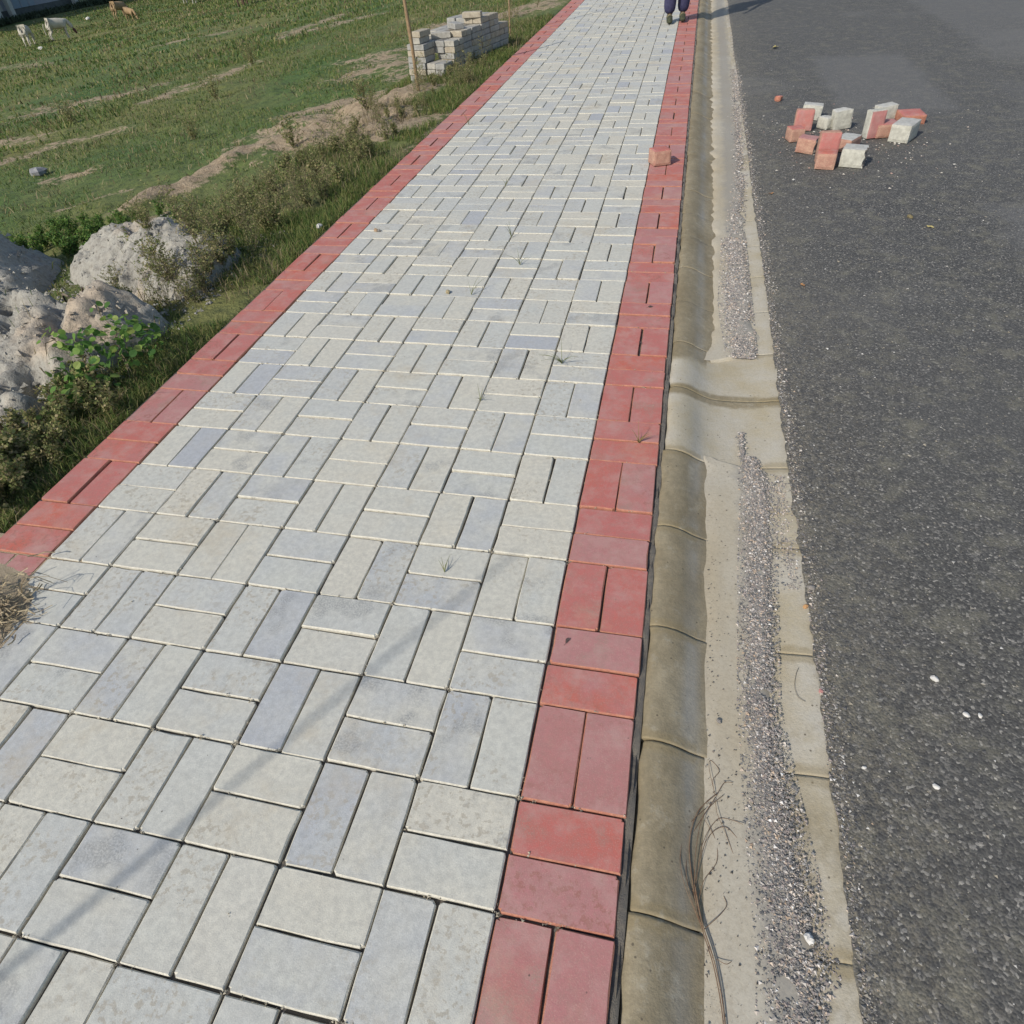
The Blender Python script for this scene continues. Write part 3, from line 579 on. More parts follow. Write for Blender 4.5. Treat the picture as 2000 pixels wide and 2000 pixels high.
pebble(-1.335, 2.985, 0, .010, GREYST, 'dark chip touching the brown clod on the cream bricks', 'clod', seed=41)
pebble(-1.70, 3.03, 0, .018, WHITE_STONE, 'white stone beside the outer edge of the left red border', seed=42)
pebble(-1.345, 4.0, 0, .007, WHITE_STONE, 'tiny white stone on the left red border', seed=43)
pebble(-.76, 2.31, 0, .012, simple('straw_clod', (0.40, 0.34, 0.2), (0.3, 0.24, 0.14), 90), 'straw coloured clod in a joint of the cream bricks', 'clod', seed=44)
pebble(-6.37, 5.9, ground_z(-6.37, 5.9), .075, simple('field_rock', (0.27, 0.27, 0.27), (0.20, 0.20, 0.21), 20), 'pale grey rock lying alone in the near grass at far left', 'rock', seed=45)

def dry_leaf(x, y, z, s, col, label, rz):
    v = []; r = random.Random(int(s * 1e5 + x * 100))
    for k in range(9):
        a_ = 2 * math.pi * k / 9; v.append((s * math.cos(a_) * (1.2 if k % 3 else .7), s * .55 * math.sin(a_) * r.uniform(.6, 1.2), s * r.uniform(.05, .45)))
    v.append((0, 0, s * .12)); v.append((-s * 1.2, 0, s * .1)); v.append((-s * 2.0, s * .2, s * .05)); v.append((-s * 2.0, s * .28, s * .05)); v.append((-s * 1.2, s * .1, s * .1))
    f = [(9, k, (k + 1) % 9) for k in range(9)] + [(10, 11, 12, 13)]
    return tag(link('dry_leaf', mesh('dry_leaf', v, f, col), None, (x, y, z), (0, 0, rz)), label, 'leaf')
LD = simple('leaf_dark', (.07, .05, .05), (.12, .085, .07), 90); LO = simple('leaf_orange', (.42, .22, .09), (.30, .16, .07), 90); LY = simple('leaf_yellow', (.42, .36, .15), (.32, .27, .12), 60)
dry_leaf(.12, 2.245, .002, .011, LD, 'dark crumpled leaf on the right red border, farther of the two small ones', .6)
dry_leaf(.10, 1.955, .002, .008, LD, 'tiny dark leaf on the right red border, nearer than its twin', 2.2)
dry_leaf(.035, .575, .002, .008, LD, 'dark shrivelled leaf with a long stem on the near red border', 1.3)
dry_leaf(.68, 3.71, road_z(.68) + .002, .018, LO, 'orange brown leaf on the asphalt beside the gutter, level with the far border', .3)
dry_leaf(.74, 2.57, road_z(.74) + .002, .014, LO, 'orange brown leaf on the asphalt nearer than the other orange one', 1.9)
dry_leaf(1.36, 3.20, road_z(1.36) + .002, .016, LY, 'yellow scrap of leaf in the middle of the dark asphalt', 2.5)
dry_leaf(.97, 7.8, road_z(.97) + .002, .045, LY, 'yellow leaf on the far asphalt above the loose bricks', 1.1)

# ---------------------------------------------------------------- dug soil heaps
hx0, hx1, hy0, hy1, hn = -4.5, -1.82, 0.85, 3.9, 175
hxs = np.linspace(hx0, hx1, hn); hys = np.linspace(hy0, hy1, hn + 20); HX, HY = np.meshgrid(hxs, hys, indexing='ij')
def lumpf(x, y, cx, cy, ax, ay, h, ang, p=2.0):
    c, s = math.cos(ang), math.sin(ang); u = ((x - cx) * c + (y - cy) * s) / ax; v = (-(x - cx) * s + (y - cy) * c) / ay
    return h * np.exp(-(np.abs(u) ** p + np.abs(v) ** p))
base = H0(HX, HY)
N1 = noise_arr(HX, HY, 2.2, 3.3, 5); N2 = noise_arr(HX, HY, 7, 1.3, 5); N3 = noise_arr(HX, HY, 22, 5.3, 4)
WX, WY = HX + 0.07 * N1, HY + 0.07 * noise_arr(HX, HY, 2.2, 8.1, 4)
hp = (0.215 + 0.05 * ss(-2.3, -2.7, WX)) * ss(0.95, 1.93, WY) ** 0.7 * (1 - ss(1.93, 2.05, WY)) * (1 - ss(-2.15, -1.86, WX)) * ss(-4.2, -3.6, WX)
YS = WY + 0.5 * (WX + 2.6)
hp = hp + 0.20 * ss(2.30, 2.80, YS) * (1 - ss(2.88, 3.15, YS)) * ss(-3.55, -3.1, WX) * (1 - ss(-2.16, -1.92, WX)) * (1 - 0.25 * ss(-2.6, -2.2, WX))
hp = hp + lumpf(WX, WY, -3.95, 2.70, .34, .40, .46, 0.4, 2.6)
for cx_, cy_, r_, d_ in ((-2.62, 1.86, .05, .16), (-2.28, 1.88, .045, .12), (-2.31, 1.79, .05, .06), (-2.25, 1.69, .055, .08), (-2.20, 1.60, .045, .07), (-2.15, 1.40, .08, .15), (-2.24, 1.46, .06, .07), (-1.99, 1.19, .08, .10), (-2.40, 1.40, .05, .06), (-2.55, 2.62, .035, .05), (-2.5, 1.60, .045, .05), (-2.05, 1.62, .05, .06), (-2.75, 1.62, .05, .05), (-2.02, 1.30, .05, .06)):
    hp = hp - d_ * np.exp(-(((WX - cx_) ** 2 + (WY - cy_) ** 2) / r_ ** 2) ** 1.6)
mask = ss(0.008, 0.07, hp)
edge_m = ss(0, .12, HX - hx0) * ss(0, .12, hx1 - HX) * ss(0, .12, HY - hy0) * ss(0, .12, hy1 - HY)
# crumbly surface: ridged clods
rid = 1 - np.abs(N2) * 2
HZ = base - 0.07 + (hp + mask * (0.022 * N1 + 0.028 * N2 + 0.024 * N3 + 0.006 * rid - 0.06 * np.clip(-N2 - 0.12, 0, 1)) + 0.065 * mask) * edge_m + 0.02
ni_, nj_ = HX.shape; idx = np.arange(ni_ * nj_).reshape(ni_, nj_)
F4 = np.stack([idx[:-1, :-1], idx[1:, :-1], idx[1:, 1:], idx[:-1, 1:]], -1).reshape(-1, 4)
tag(link('soil_mound', big_mesh('soil_mound', np.stack([HX, HY, HZ], -1).reshape(-1, 3), F4, [MOUND], smooth=True)), kind='structure')
def mound_z(x, y):
    if not (hx0 < x < hx1 and hy0 < y < hy1): return -9
    return float(HZ[int((x - hx0) / (hx1 - hx0) * (hn - 1)), int((y - hy0) / (hy1 - hy0) * (hn + 19))])
def gz(x, y): return max(ground_z(x, y), mound_z(x, y))
n = 9000; cx = rng.uniform(-3.9, -1.88, n); cy = rng.uniform(1.0, 3.1, n)
tag(link('soil_clods', stones('soil_clods', cx, cy, np.array([gz(a_, b_) for a_, b_ in zip(cx, cy)]) + 0.002, rng.gamma(1.4, 0.0035, n).clip(0.001, 0.026), MOUND, 0.8)), kind='stuff')

# ---------------------------------------------------------------- grass
def blades(name, px, py, pz, h, wd, lean, mat_, parent=None, spread=None):
    n = len(px); an = rng.uniform(0, 2 * np.pi, n); la = rng.uniform(0, 2 * np.pi, n) if spread is None else spread
    dx, dy = np.cos(an) * wd / 2, np.sin(an) * wd / 2; lx, ly = np.cos(la) * lean * h, np.sin(la) * lean * h
    V = np.zeros((n, 5, 3)); P = np.stack([px, py, pz], -1)
    V[:, 0] = P + np.stack([-dx, -dy, 0 * dx], -1); V[:, 1] = P + np.stack([dx, dy, 0 * dx], -1)
    mid = P + np.stack([lx * .35, ly * .35, h * .6], -1)
    V[:, 2] = mid + np.stack([dx * .7, dy * .7, 0 * dx], -1); V[:, 3] = mid - np.stack([dx * .7, dy * .7, 0 * dx], -1)
    V[:, 4] = P + np.stack([lx, ly, h * (1 - 0.25 * np.minimum(lean, 1.5))], -1)
    T = np.array([(0, 1, 2), (0, 2, 3), (3, 2, 4)]); Fq = (T[None] + (np.arange(n) * 5)[:, None, None]).reshape(-1, 3)
    return link(name, big_mesh(name, V.reshape(-1, 3), Fq, [mat_]), parent)
def clump(x, y, s, z): return np.array([fbm(a_ * s, b_ * s, z, 3) for a_, b_ in zip(x, y)])
def field(n, t0, t1, y0, y1, hmin, hmax, wd, lean, mat_, name, cs, thr, power=1.0, soilcut=0.35, tdir=True):
    t_ = t0 + (t1 - t0) * rng.random(n) ** power; y = y0 + (y1 - y0) * rng.random(n) ** 1.5; x = -1.66 - t_
    c = clump(x, y, cs, 4.2); so = soil_at(x, y); mz = np.array([mound_z(a_, b_) - ground_z(a_, b_) for a_, b_ in zip(x, y)])
    k = (c > thr) & (so + 0.4 * clump(x, y, 3.0, 1.0) < soilcut) & ((mz < 0.01) | (rng.random(n) < 0.012)); x, y, c = x[k], y[k], c[k]
    z = np.array([gz(a_, b_) for a_, b_ in zip(x, y)]) - 0.004
    h = rng.uniform(hmin, hmax, len(x)) * (0.75 + 0.9 * np.clip(c - thr, 0, 0.6)) * (1 + 0.02 * y)
    tag(blades(name, x, y, z, h, wd * (1 + 0.10 * y) * rng.uniform(0.6, 1.3, len(x)), rng.uniform(0.1, 1.1, len(x)) * lean, mat_), kind='stuff')
field(74000, -0.005, 1.25, 0.35, 10.5, .02, .062, .0032, 1.0, GRASS, 'verge_grass', 1.6, -0.42, 1.25, 0.46)
field(11000, -0.01, 0.9, 0.35, 10.5, .03, .085, .0026, 1.2, DRY, 'dry_verge_grass', 1.1, -0.10, 1.0, 0.9)
field(80000, 0.9, 9.5, 1.5, 20.0, .015, .042, .0055, 1.1, GRASS, 'field_grass', 0.7, -0.36, 1.3, 0.36)
field(14000, 0.9, 9.0, 1.5, 20.0, .025, .075, .0050, 1.2, DRY, 'dry_field_grass', 0.9, 0.0, 1.3, 0.55)
field(70000, 6, 44, 6.0, 62.0, .03, .075, .013, 1.2, GRASS, 'far_field_grass', 0.30, -0.40, 1.1, 0.38)
field(24000, 6, 44, 6.0, 60.0, .03, .08, .012, 1.2, DRY, 'far_dry_grass', 0.5, -0.05, 1.1, 0.6)

# weeds: wiry branching stems with small leaves, three kinds shared by copies
def weed_mesh(kind, seed):
    r = random.Random(seed); st = MB(); lv = []; lf = []
    Ht = {'tall': .42, 'bushy': .26, 'low': .15}[kind]
    def leaf(p, s, d):
        o_ = len(lv); u = Vector((r.uniform(-1, 1), r.uniform(-1, 1), r.uniform(-.5, .7))).normalized(); q = u.cross(d).normalized() * s * .33
        lv.extend([p, p + u * s * .5 + q, p + u * s, p + u * s * .5 - q]); lf.append((o_, o_ + 1, o_ + 2, o_ + 3))
    for s_ in range({'tall': 4, 'bushy': 8, 'low': 9}[kind]):
        a_ = r.uniform(0, 6.28); ln = Ht * r.uniform(.6, 1.1); tilt = r.uniform(.1, .45 if kind == 'tall' else .8); pts = [Vector((r.uniform(-.01, .01), r.uniform(-.01, .01), -.01))]
        d = Vector((math.cos(a_) * tilt, math.sin(a_) * tilt, 1)).normalized()
        for j in range(6): d = (d + Vector((r.uniform(-.18, .18), r.uniform(-.18, .18), r.uniform(-.05, .12)))).normalized(); pts.append(pts[-1] + d * ln / 6)
        st.add(tube(pts, [.0022 * (1 - .12 * j) for j in range(7)], 3))
        for j in range(1, 7):
            for b_ in range(3 if kind != 'low' else 2):
                u = Vector((r.uniform(-1, 1), r.uniform(-1, 1), r.uniform(.1, .8))).normalized(); L = ln * r.uniform(.12, .30); p2 = [pts[j], pts[j] + u * L * .5, pts[j] + u * L + Vector((0, 0, .01))]
                st.add(tube(p2, .0009, 3))
                for q in range(7 if kind != 'tall' else 5): leaf(p2[0].lerp(p2[2], r.uniform(.2, 1)), r.uniform(.008, .018) * (1.25 if kind == 'low' else 1), u)
    return mesh('stem', st.v, st.f, STEM), mesh('foliage', lv, lf, WEED)
WK = {k: [weed_mesh(k, 11 + i * 7) for i in range(2)] for k in ('tall', 'bushy', 'low')}
def weed(kind, x, y, s, label, rz=None):
    r_ = random.random(); sm, fm = WK[kind][random.randrange(2)]
    o = thing('weed', label, 'weed', (x, y, gz(x, y)), rz if rz is not None else r_ * 6.28, 'weeds along the verge'); o.scale = (s, s, s)
    link('stem', sm, o); link('foliage', fm, o); return o
def weed_mass(name, spec, leafmat):
    """spec: (kind, x, y, scale); too dense to count, so one foliage mass and its stems"""
    for slot, mt in ((1, leafmat), (0, STEM)):
        V = []; Fq = []; o_ = 0
        for kind, x, y, s in spec:
            me_ = WK[kind][int(abs(x) * 1000) % 2][slot]; n_ = len(me_.vertices); co = np.empty(n_ * 3); me_.vertices.foreach_get('co', co); co = co.reshape(-1, 3)
            a_ = x * 91.7; c, sn = math.cos(a_), math.sin(a_); z = gz(x, y)
            V.append(np.stack([(co[:, 0] * c - co[:, 1] * sn) * s + x, (co[:, 0] * sn + co[:, 1] * c) * s + y, co[:, 2] * s + z], -1))
            key = (kind, int(abs(x) * 1000) % 2, slot)
            if key not in FC: FC[key] = np.array([p.vertices[:] for p in me_.polygons if len(p.vertices) == 4], np.int32)
            Fq.append(FC[key] + o_); o_ += n_
        tag(link(name if slot else name + '_stems', big_mesh(name, np.concatenate(V), np.concatenate(Fq), [mt])), kind='stuff')
FC = {}; sp_ = []
for i in range(58):
    y = 2.1 + 3.0 * (i / 58) + random.uniform(-.1, .1); x = -1.93 - random.uniform(0.0, 0.7) * (1.0 if y > 2.7 else .35)
    sp_.append((random.choice(['tall', 'bushy', 'low']), x, y, random.uniform(.5, .85)))
for i in range(14): sp_.append((random.choice(['tall', 'low']), -1.88 - random.uniform(0, .4), random.uniform(4.7, 6.4), random.uniform(.35, .7)))
for i in range(30): sp_.append((random.choice(['tall', 'low', 'bushy']), random.uniform(-2.6, -1.8), random.uniform(6.4, 8.0), random.uniform(.35, .7)))
for i in range(34): y = random.uniform(.75, 1.5); sp_.append(('low', random.uniform(-2.05, -1.74), y, random.uniform(.5, .9)))
for i in range(12): sp_.append(('tall', random.uniform(-2.6, -1.85), random.uniform(8.6, 12), random.uniform(.6, .9)))
weed_mass('verge_weeds', sp_, WEED)
weed_mass('green_ground_cover', [('low', random.uniform(-4.5, -3.3), random.uniform(3.15, 4.0), random.uniform(.45, .8)) for _ in range(46)], LEAF)
for x, y, s, lab in [(-2.62, 6.05, 1.1, 'straggly weed at the edge of the sandy patch, just left of the upright stake'), (-3.05, 5.35, 1.0, 'dark bushy weed standing alone on the pale sandy patch'), (-2.2, 2.35, .9, 'wispy weed growing on the right shoulder of the rear soil heap'),
                     (-2.62, 2.45, .5, 'small sprig sticking out of the top of the rear soil heap'), (-6.1, 9.0, 1.1, 'lone weed in the middle of the green field'), (-7.2, 12.0, 1.2, 'far lone weed towards the top of the field'),
                     (-4.9, 6.6, .9, 'low weed beside the thin sandy strip in the near field'), (-8.4, 8.8, 1.2, 'ragged weed on the sandy strip near the left edge')]:
    weed('bushy', x, y, s, lab)
# leafy creeper with round leaves spilling off the mound
bush = thing('leafy_creeper', 'bright green round leaved creeper spilling over the mound edge towards the red border', 'plant', (-1.98, 1.60, gz(-1.98, 1.60)))
lv = []; 
for k in range(10):
    a_ = 2 * math.pi * k / 10; lv.append((0.5 + 0.5 * math.cos(a_), 0.46 * math.sin(a_), 0.10 * abs(math.sin(a_)) - 0.06 * (0.5 + .5 * math.cos(a_)) ** 2))
LM = mesh('leaf', [(0.45, 0, 0)] + lv, [(0, k + 1, (k + 1) % 10 + 1) for k in range(10)], LEAF)
runs = [((-1.82, 1.46), (-2.16, 1.60)), ((-1.82, 1.54), (-2.10, 1.80)), ((-1.82, 1.40), (-2.05, 1.36)), ((-1.80, 1.62), (-1.98, 1.92)), ((-1.84, 1.30), (-1.98, 1.22)), ((-1.84, 1.50), (-2.22, 1.50)), ((-1.82, 1.52), (-2.02, 1.72))]
nl = 0
for (x0, y0), (x1, y1) in runs:
    pts = []
    for j in range(9):
        u = j / 8; x = x0 + (x1 - x0) * u + random.uniform(-.02, .02); y = y0 + (y1 - y0) * u + random.uniform(-.02, .02); pts.append(Vector((x, y, gz(x, y) + .02 + .09 * math.sin(math.pi * min(1, u * 1.3)))) - bush.location)
    link('runner', mesh('runner', *tube(pts, .002, 4), STEM), bush)
    for j in range(12):
        u = random.random() * 8; i0 = min(7, int(u)); p = pts[i0].lerp(pts[i0 + 1], u - i0) + Vector((random.gauss(0, .015), random.gauss(0, .015), random.uniform(.0, .03)))
        s = random.uniform(.018, .032); link('leaf', LM, bush, p, (random.gauss(.5, .4), random.gauss(-.2, .4), random.uniform(0, 6.28)), (s, s, s)); nl += 1
while nl < 292:      # dense heart of the creeper
    a_, q_ = random.uniform(0, 6.28), random.random() ** .5; x = -1.885 + .15 * q_ * math.cos(a_); y = 1.54 + .26 * q_ * math.sin(a_)
    z = gz(x, y) + .22 * (1 - q_ ** 2) ** .5 * random.uniform(.55, 1.05) + .01; s = random.uniform(.018, .034)
    link('leaf', LM, bush, Vector((x, y, z)) - bush.location, (random.gauss(.55, .4), random.gauss(-.25, .4), random.uniform(0, 6.28)), (s, s, s)); nl += 1
# grass sprouts in the paving joints
def sprout(x, y, n_, h, col, label, z=0.0, spread=1.0):
    st = MB(); r = random.Random(int(x * 1000) + int(y * 77))
    for k in range(n_):
        a_ = r.uniform(0, 6.28); L = h * r.uniform(.6, 1.15); tl = r.uniform(.25, 1.15) * spread; pts = []
        for j in range(6):
            u = j / 5; pts.append(Vector((math.cos(a_) * L * tl * u ** 1.3, math.sin(a_) * L * tl * u ** 1.3, L * (u - .42 * tl * u * u) )))
        st.add(tube(pts, [.0015 * (1 - .16 * j) for j in range(6)], 4))
    return tag(link('grass_sprout', mesh('grass_sprout', st.v, st.f, col), None, (x, y, z)), label, 'grass')
SG = simple('sprout_green', (0.13, 0.16, 0.065), (0.20, 0.20, 0.10), 90); SB = simple('sprout_brown', (0.26, 0.20, 0.08), (0.17, 0.13, 0.05), 90)
sprout(-.17, 1.78, 9, .09, SG, 'spreading green grass sprout between cream bricks near the right border')
sprout(-.41, 1.51, 4, .06, SG, 'small upright grass sprout in the middle of the cream paving')
sprout(-.31, .735, 4, .045, SG, 'nearest tiny grass sprout, standing alone in the cream paving')
sprout(.14, 1.345, 8, .07, SB, 'yellow brown grass sprout on the right red border')
sprout(-.65, 2.30, 4, .09, SG, 'tall thin sprout near a straw coloured clod on the paving')
sprout(-.61, 2.94, 4, .10, SG, 'pale yellowish sprout farther up the cream paving', spread=.5)
sprout(-1.40, 5.07, 4, .10, SG, 'thin sprout at the joint of cream paving and left border, far up the path')
sprout(-.81, 3.71, 4, .08, SG, 'faint sprout in the distant part of the cream paving')
sprout(-.50, 2.62, 5, .08, SG, 'low flat sprout halfway between the tall thin one and the yellowish one')

# uprooted clump and sand spilled on the left border
sh = []; sf = []
for a_ in range(15):
    for b_ in range(25):
        x = -1.72 + .42 * a_ / 14; y = .10 + .58 * b_ / 24; h = .062 * math.exp(-(((x + 1.55) / .14) ** 2 + ((y - .36) / .125) ** 2) ** 1.1) * (1 + .5 * fbm(x * 20, y * 20, 1, 3)) - .006
        sh.append((x, y, h))
for a_ in range(14):
    for b_ in range(24): q = a_ * 25 + b_; sf.append((q, q + 25, q + 26, q + 1))
tag(link('sand_spill', mesh('sand_spill', sh, sf, simple('spilled_sand', (0.50, 0.41, 0.28), (0.38, 0.30, 0.20), 50, .95, .8, .01), True)), 'light brown sand spilled over the left red border at the left edge of the photo', 'sand')
cl = MB(); r = random.Random(5)
for k in range(260):
    x = r.gauss(-1.43, .045); y = r.gauss(.385, .062); a_ = r.uniform(0, 6.28); L = r.uniform(.02, .07); z = .012 + .03 * r.random() * math.exp(-((x + 1.45) / .07) ** 2); pts = []
    for j in range(4): a_ += r.uniform(-.7, .7); pts.append(Vector((x, y, max(.004, z)))); x += math.cos(a_) * L / 3; y += math.sin(a_) * L / 3; z += r.uniform(-.012, .010)
    cl.add(tube(pts, r.uniform(.0008, .0022), 3))
for k in range(7):
    x, y = -1.39, .47; a_ = r.uniform(-.5, 1.3); L = r.uniform(.06, .13); cl.add(tube([Vector((x + math.cos(a_) * L * u, y + math.sin(a_) * L * u, .01 + .06 * math.sin(u * 2.8))) for u in (0, .25, .5, .75, 1)], .0008, 3))
tag(link('dry_grass_clump', mesh('dry_grass_clump', cl.v, cl.f, simple('root_fibres', (0.46, 0.38, 0.235), (0.22, 0.165, 0.11), 25))), kind='stuff')

# dry root strand lying in the gutter
def wire(name, P, r0, mt): return tube([Vector(p) for p in P], r0, 5)
def smoothp(P, n_=8):
    out = []
    for i in range(len(P) - 1):
        p0, p1, p2, p3 = [Vector(P[max(0, min(len(P) - 1, j))]) for j in (i - 1, i, i + 1, i + 2)]
        for k in range(n_):
            u = k / n_; out.append(0.5 * ((2 * p1) + (p2 - p0) * u + (2 * p0 - 5 * p1 + 4 * p2 - p3) * u * u + (3 * p1 - p0 - 3 * p2 + p3) * u ** 3))
    return out + [Vector(P[-1])]
SZ = -.040; rt = MB()
main = [(.383, -.16, SZ), (.380, -.07, SZ), (.366, .0, SZ + .003), (.345, .06, SZ), (.330, .12, SZ + .004), (.322, .19, SZ + .008), (.336, .25, SZ + .006), (.372, .295, SZ)]
rt.add(tube(smoothp(main), .0010, 6)); rt.add(tube(smoothp([(p[0] + .0025, p[1] + .002, p[2] + .001) for p in main[:5]]), .0010, 6)); rt.add(tube(smoothp([(p[0] + .003 + .01 * (i > 4), p[1], p[2]) for i, p in enumerate(main)]), .0007, 5))
for P in ([(.345, .06), (.312, .12), (.306, .17), (.318, .22), (.352, .262)], [(.352, .05), (.325, .10), (.317, .15), (.326, .205), (.37, .288)], [(.37, .29), (.365, .32), (.378, .345), (.362, .365), (.358, .345), (.367, .30)],
          [(.372, .292), (.386, .318), (.404, .325)], [(.37, .285), (.373, .255), (.388, .225), (.402, .19)], [(.333, .10), (.345, .19), (.372, .245), (.40, .252), (.42, .245)], [(.34, .09), (.348, .13), (.372, .17), (.37, .21), (.35, .24)],
          [(.33, .11), (.352, .20), (.385, .235), (.41, .22)], [(.35, .055), (.375, .08), (.388, .10), (.384, .115)], [(.37, .015), (.385, .01), (.395, .017)]):
    rt.add(tube(smoothp([(x, y, max(float(np.interp(x, [p[0] for p in PROF[1:-1]], [p[1] for p in PROF[1:-1]])), SZ - .004) + .003 + .004 * math.sin(i * 1.7)) for i, (x, y) in enumerate(P)]), .0006, 4))
tag(link('dry_root', mesh('dry_root', rt.v, rt.f, simple('root_bark', (0.15, 0.085, 0.05), (0.24, 0.17, 0.11), 60), True)), 'long thin brown root with curling fibres lying in the gutter', 'root')
rg = tube(smoothp([(.553, .62, -.043), (.546, .60, -.044), (.541, .57, -.044), (.546, .545, -.044), (.560, .535, -.043)]), .0005, 4)
tag(link('hair_root', mesh('hair_root', *rg, simple('hair_bark', (0.10, 0.08, 0.05), (0.15, 0.12, 0.08), 60))), 'short curled dark fibre on the gutter lip beside the asphalt', 'root')
# branch on the mound
br = MB()
def mp(x, y, dz): return (x, y, gz(x, y) + dz)
for P in ([(-2.95, 2.15, .05), (-2.75, 2.18, .08), (-2.58, 2.10, .09), (-2.42, 2.02, .10), (-2.28, 1.94, .04)], [(-2.58, 2.10, .09), (-2.45, 1.98, .06), (-2.33, 1.90, .03)], [(-2.42, 2.02, .1), (-2.3, 2.06, .08), (-2.2, 2.02, .04)], [(-2.5, 2.06, .09), (-2.4, 2.1, .06), (-2.36, 1.96, .02)]):
    br.add(tube(smoothp([mp(*p) for p in P], 4), .005, 5))
tag(link('dead_branch', mesh('dead_branch', br.v, br.f, simple('dead_bark', (0.12, 0.10, 0.08), (0.2, 0.16, 0.11), 40))), 'dark crooked dead branch lying in the hollow between the soil heaps', 'branch')

# ---------------------------------------------------------------- stakes
def stake(x, y, h, r0, lx, ly, label, z=None):
    pts = []; z = gz(x, y) - .08 if z is None else z
    for j in range(14): u = j / 13; pts.append((x + lx * u + .010 * fbm(u * 3, x, y, 2), y + ly * u + .010 * fbm(u * 3, y, x, 2), z + (h + .08) * u))
    o = tag(link('stake', mesh('stake', *tube(pts, [r0 * (1 - .2 * j / 13) * (1.25 if j in (4, 9) else 1) for j in range(14)], 8), WOOD, True), None), label, 'stake', 'sapling stakes along the verge'); return o
stake(-2.31, 6.60, 1.75, .016, -.03, .0, 'straight bamboo stake standing just in front of the block stack')
stake(-1.97, 9.16, 1.6, .010, .02, .0, 'thin distant stake standing behind the block stack')
stake(-2.01, 1.10, .42, .013, -.06, .01, 'stake leaning out of the grass at the left edge below the soil mound')
stake(-1.86, -2.02, 2.55, .0070, .0, .0, 'tall bamboo stake beside the path behind the viewpoint')

# ---------------------------------------------------------------- stack of paving blocks
BL = [simple('stack_block', (0.42, 0.40, 0.345), (0.28, 0.265, 0.23), 30), simple('stack_block_warm', (0.42, 0.375, 0.29), (0.29, 0.25, 0.19), 30), simple('stack_block_grey', (0.35, 0.345, 0.32), (0.24, 0.235, 0.215), 30)]
def blk(seed):
    r = random.Random(seed); b = .004; v = []; X_, Y_, Z_ = .098, .0485, .050
    for z, ins in ((0, b), (b, 0), (Z_ - b, 0), (Z_, b)):
        for sx, sy in ((-1, -1), (1, -1), (1, 1), (-1, 1)): v.append((sx * (X_ - ins) + r.uniform(-.001, .001), sy * (Y_ - ins) + r.uniform(-.001, .001), z))
    f = [(3, 2, 1, 0), (12, 13, 14, 15)]
    for l in range(3):
        for k in range(4): f.append((l * 4 + k, l * 4 + (k + 1) % 4, l * 4 + 4 + (k + 1) % 4, l * 4 + 4 + k))
    return v, f
BM = [mesh('paving_block', *blk(s), BL[s % 3]) for s in range(6)]
ang = math.atan2(.30, 1.15); O = Vector((-2.62, 7.28, ground_z(-2.45, 7.4) - .05)); ex = Vector((math.cos(-ang), math.sin(-ang), 0)); ey = Vector((math.sin(ang), math.cos(ang), 0))
GS = 'paving blocks stacked on the verge'; LH = .0525
def put(u, v, lay_, end_on, label, jit=.007, rz=0, only=None):
    p = O + ex * (u + random.uniform(-jit, jit)) + ey * (v + random.uniform(-jit, jit)) + Vector((0, 0, lay_ * LH))
    m_ = BM[random.randrange(6)] if only is None else BM[only]
    o = link('paving_block', m_, None, p, (0, 0, -ang + (math.pi / 2 if end_on else 0) + random.gauss(0, .035) + rz)); tag(o, label, 'block', GS)
names = ['lowest', 'second', 'third', 'fourth', 'fifth', 'sixth']
for l in range(6):
    if l % 3 == 2 or l >= 5: put(.10, .05, l, False, 'cream block set lengthwise in the %s layer of the left front column of the stack' % names[l]); put(.10, .15, l, False, 'block behind the front face in the left column of the stack')
    else:
        put(.05, .10, l, True, 'left cream block of the %s layer in the left front column of the stack' % names[l]); put(.15, .10, l, True, 'right cream block of the %s layer in the left front column of the stack' % names[l])
put(.10, .05, 6, False, 'seventh cream block under the two single ones on the left front column'); put(.10, .15, 6, False, 'block behind the front face in the left column of the stack')
put(.11, .10, 7, True, 'lower of the two single blocks standing on the left front column'); put(.135, .10, 8, True, 'topmost single block on the left front column of the stack')
for l in range(4):
    if l == 1: put(.315, .05, l, False, 'warm cream block set lengthwise in the second layer of the right front column', only=1)
    else: put(.265, .10, l, True, 'left block of the %s layer in the low right front column of the stack' % names[l]); put(.365, .10, l, True, 'right block of the %s layer in the low right front column of the stack' % names[l])
for l in range(4, 7): put(.32, .27, l, False, 'pale block facing front above the low right column, %s from its top' % ['third', 'second', 'first'][l - 4])
tops = {1: 7, 2: 8, 3: 8, 4: 9, 5: 9, 6: 7}
for r_ in range(1, 7):
    for l in range(tops[r_]):
        if r_ == 1 and l >= 4: put(.32, .37, l, False, 'block in the shaded right side of the stack'); continue
        if l % 2 == 0: put(.365, .10 + .205 * r_, l, True, 'block in the shaded right side of the stack')
        else: put(.32, .05 + .205 * r_, l, False, 'block in the shaded right side of the stack'); put(.32, .15 + .205 * r_, l, False, 'block in the shaded right side of the stack')
    for l in range(max(0, tops[r_] - 2), tops[r_]):
        put(.265, .10 + .205 * r_, l, True, 'block in the sunlit uneven top of the stack')
        if r_ < 6: put(.05, .10 + .205 * r_, l, True, 'block in the sunlit uneven top of the stack'); put(.155, .10 + .205 * r_, l, True, 'block in the sunlit uneven top of the stack')
put(.20, .36, 7, False, 'tilted block lying loose on top behind the two single ones', rz=.5); put(.26, .55, 8, False, 'crooked block lying loose in the middle of the stack top', rz=-.6); put(.30, .85, 9, False, 'last loose block on the highest far part of the stack', rz=.25)
put(.36, 1.62, 0, False, 'fallen block beyond the far end of the stack', jit=.02, rz=.4); put(.33, 1.60, 1, True, 'upper of the fallen blocks beyond the far end of the stack', rz=.2)

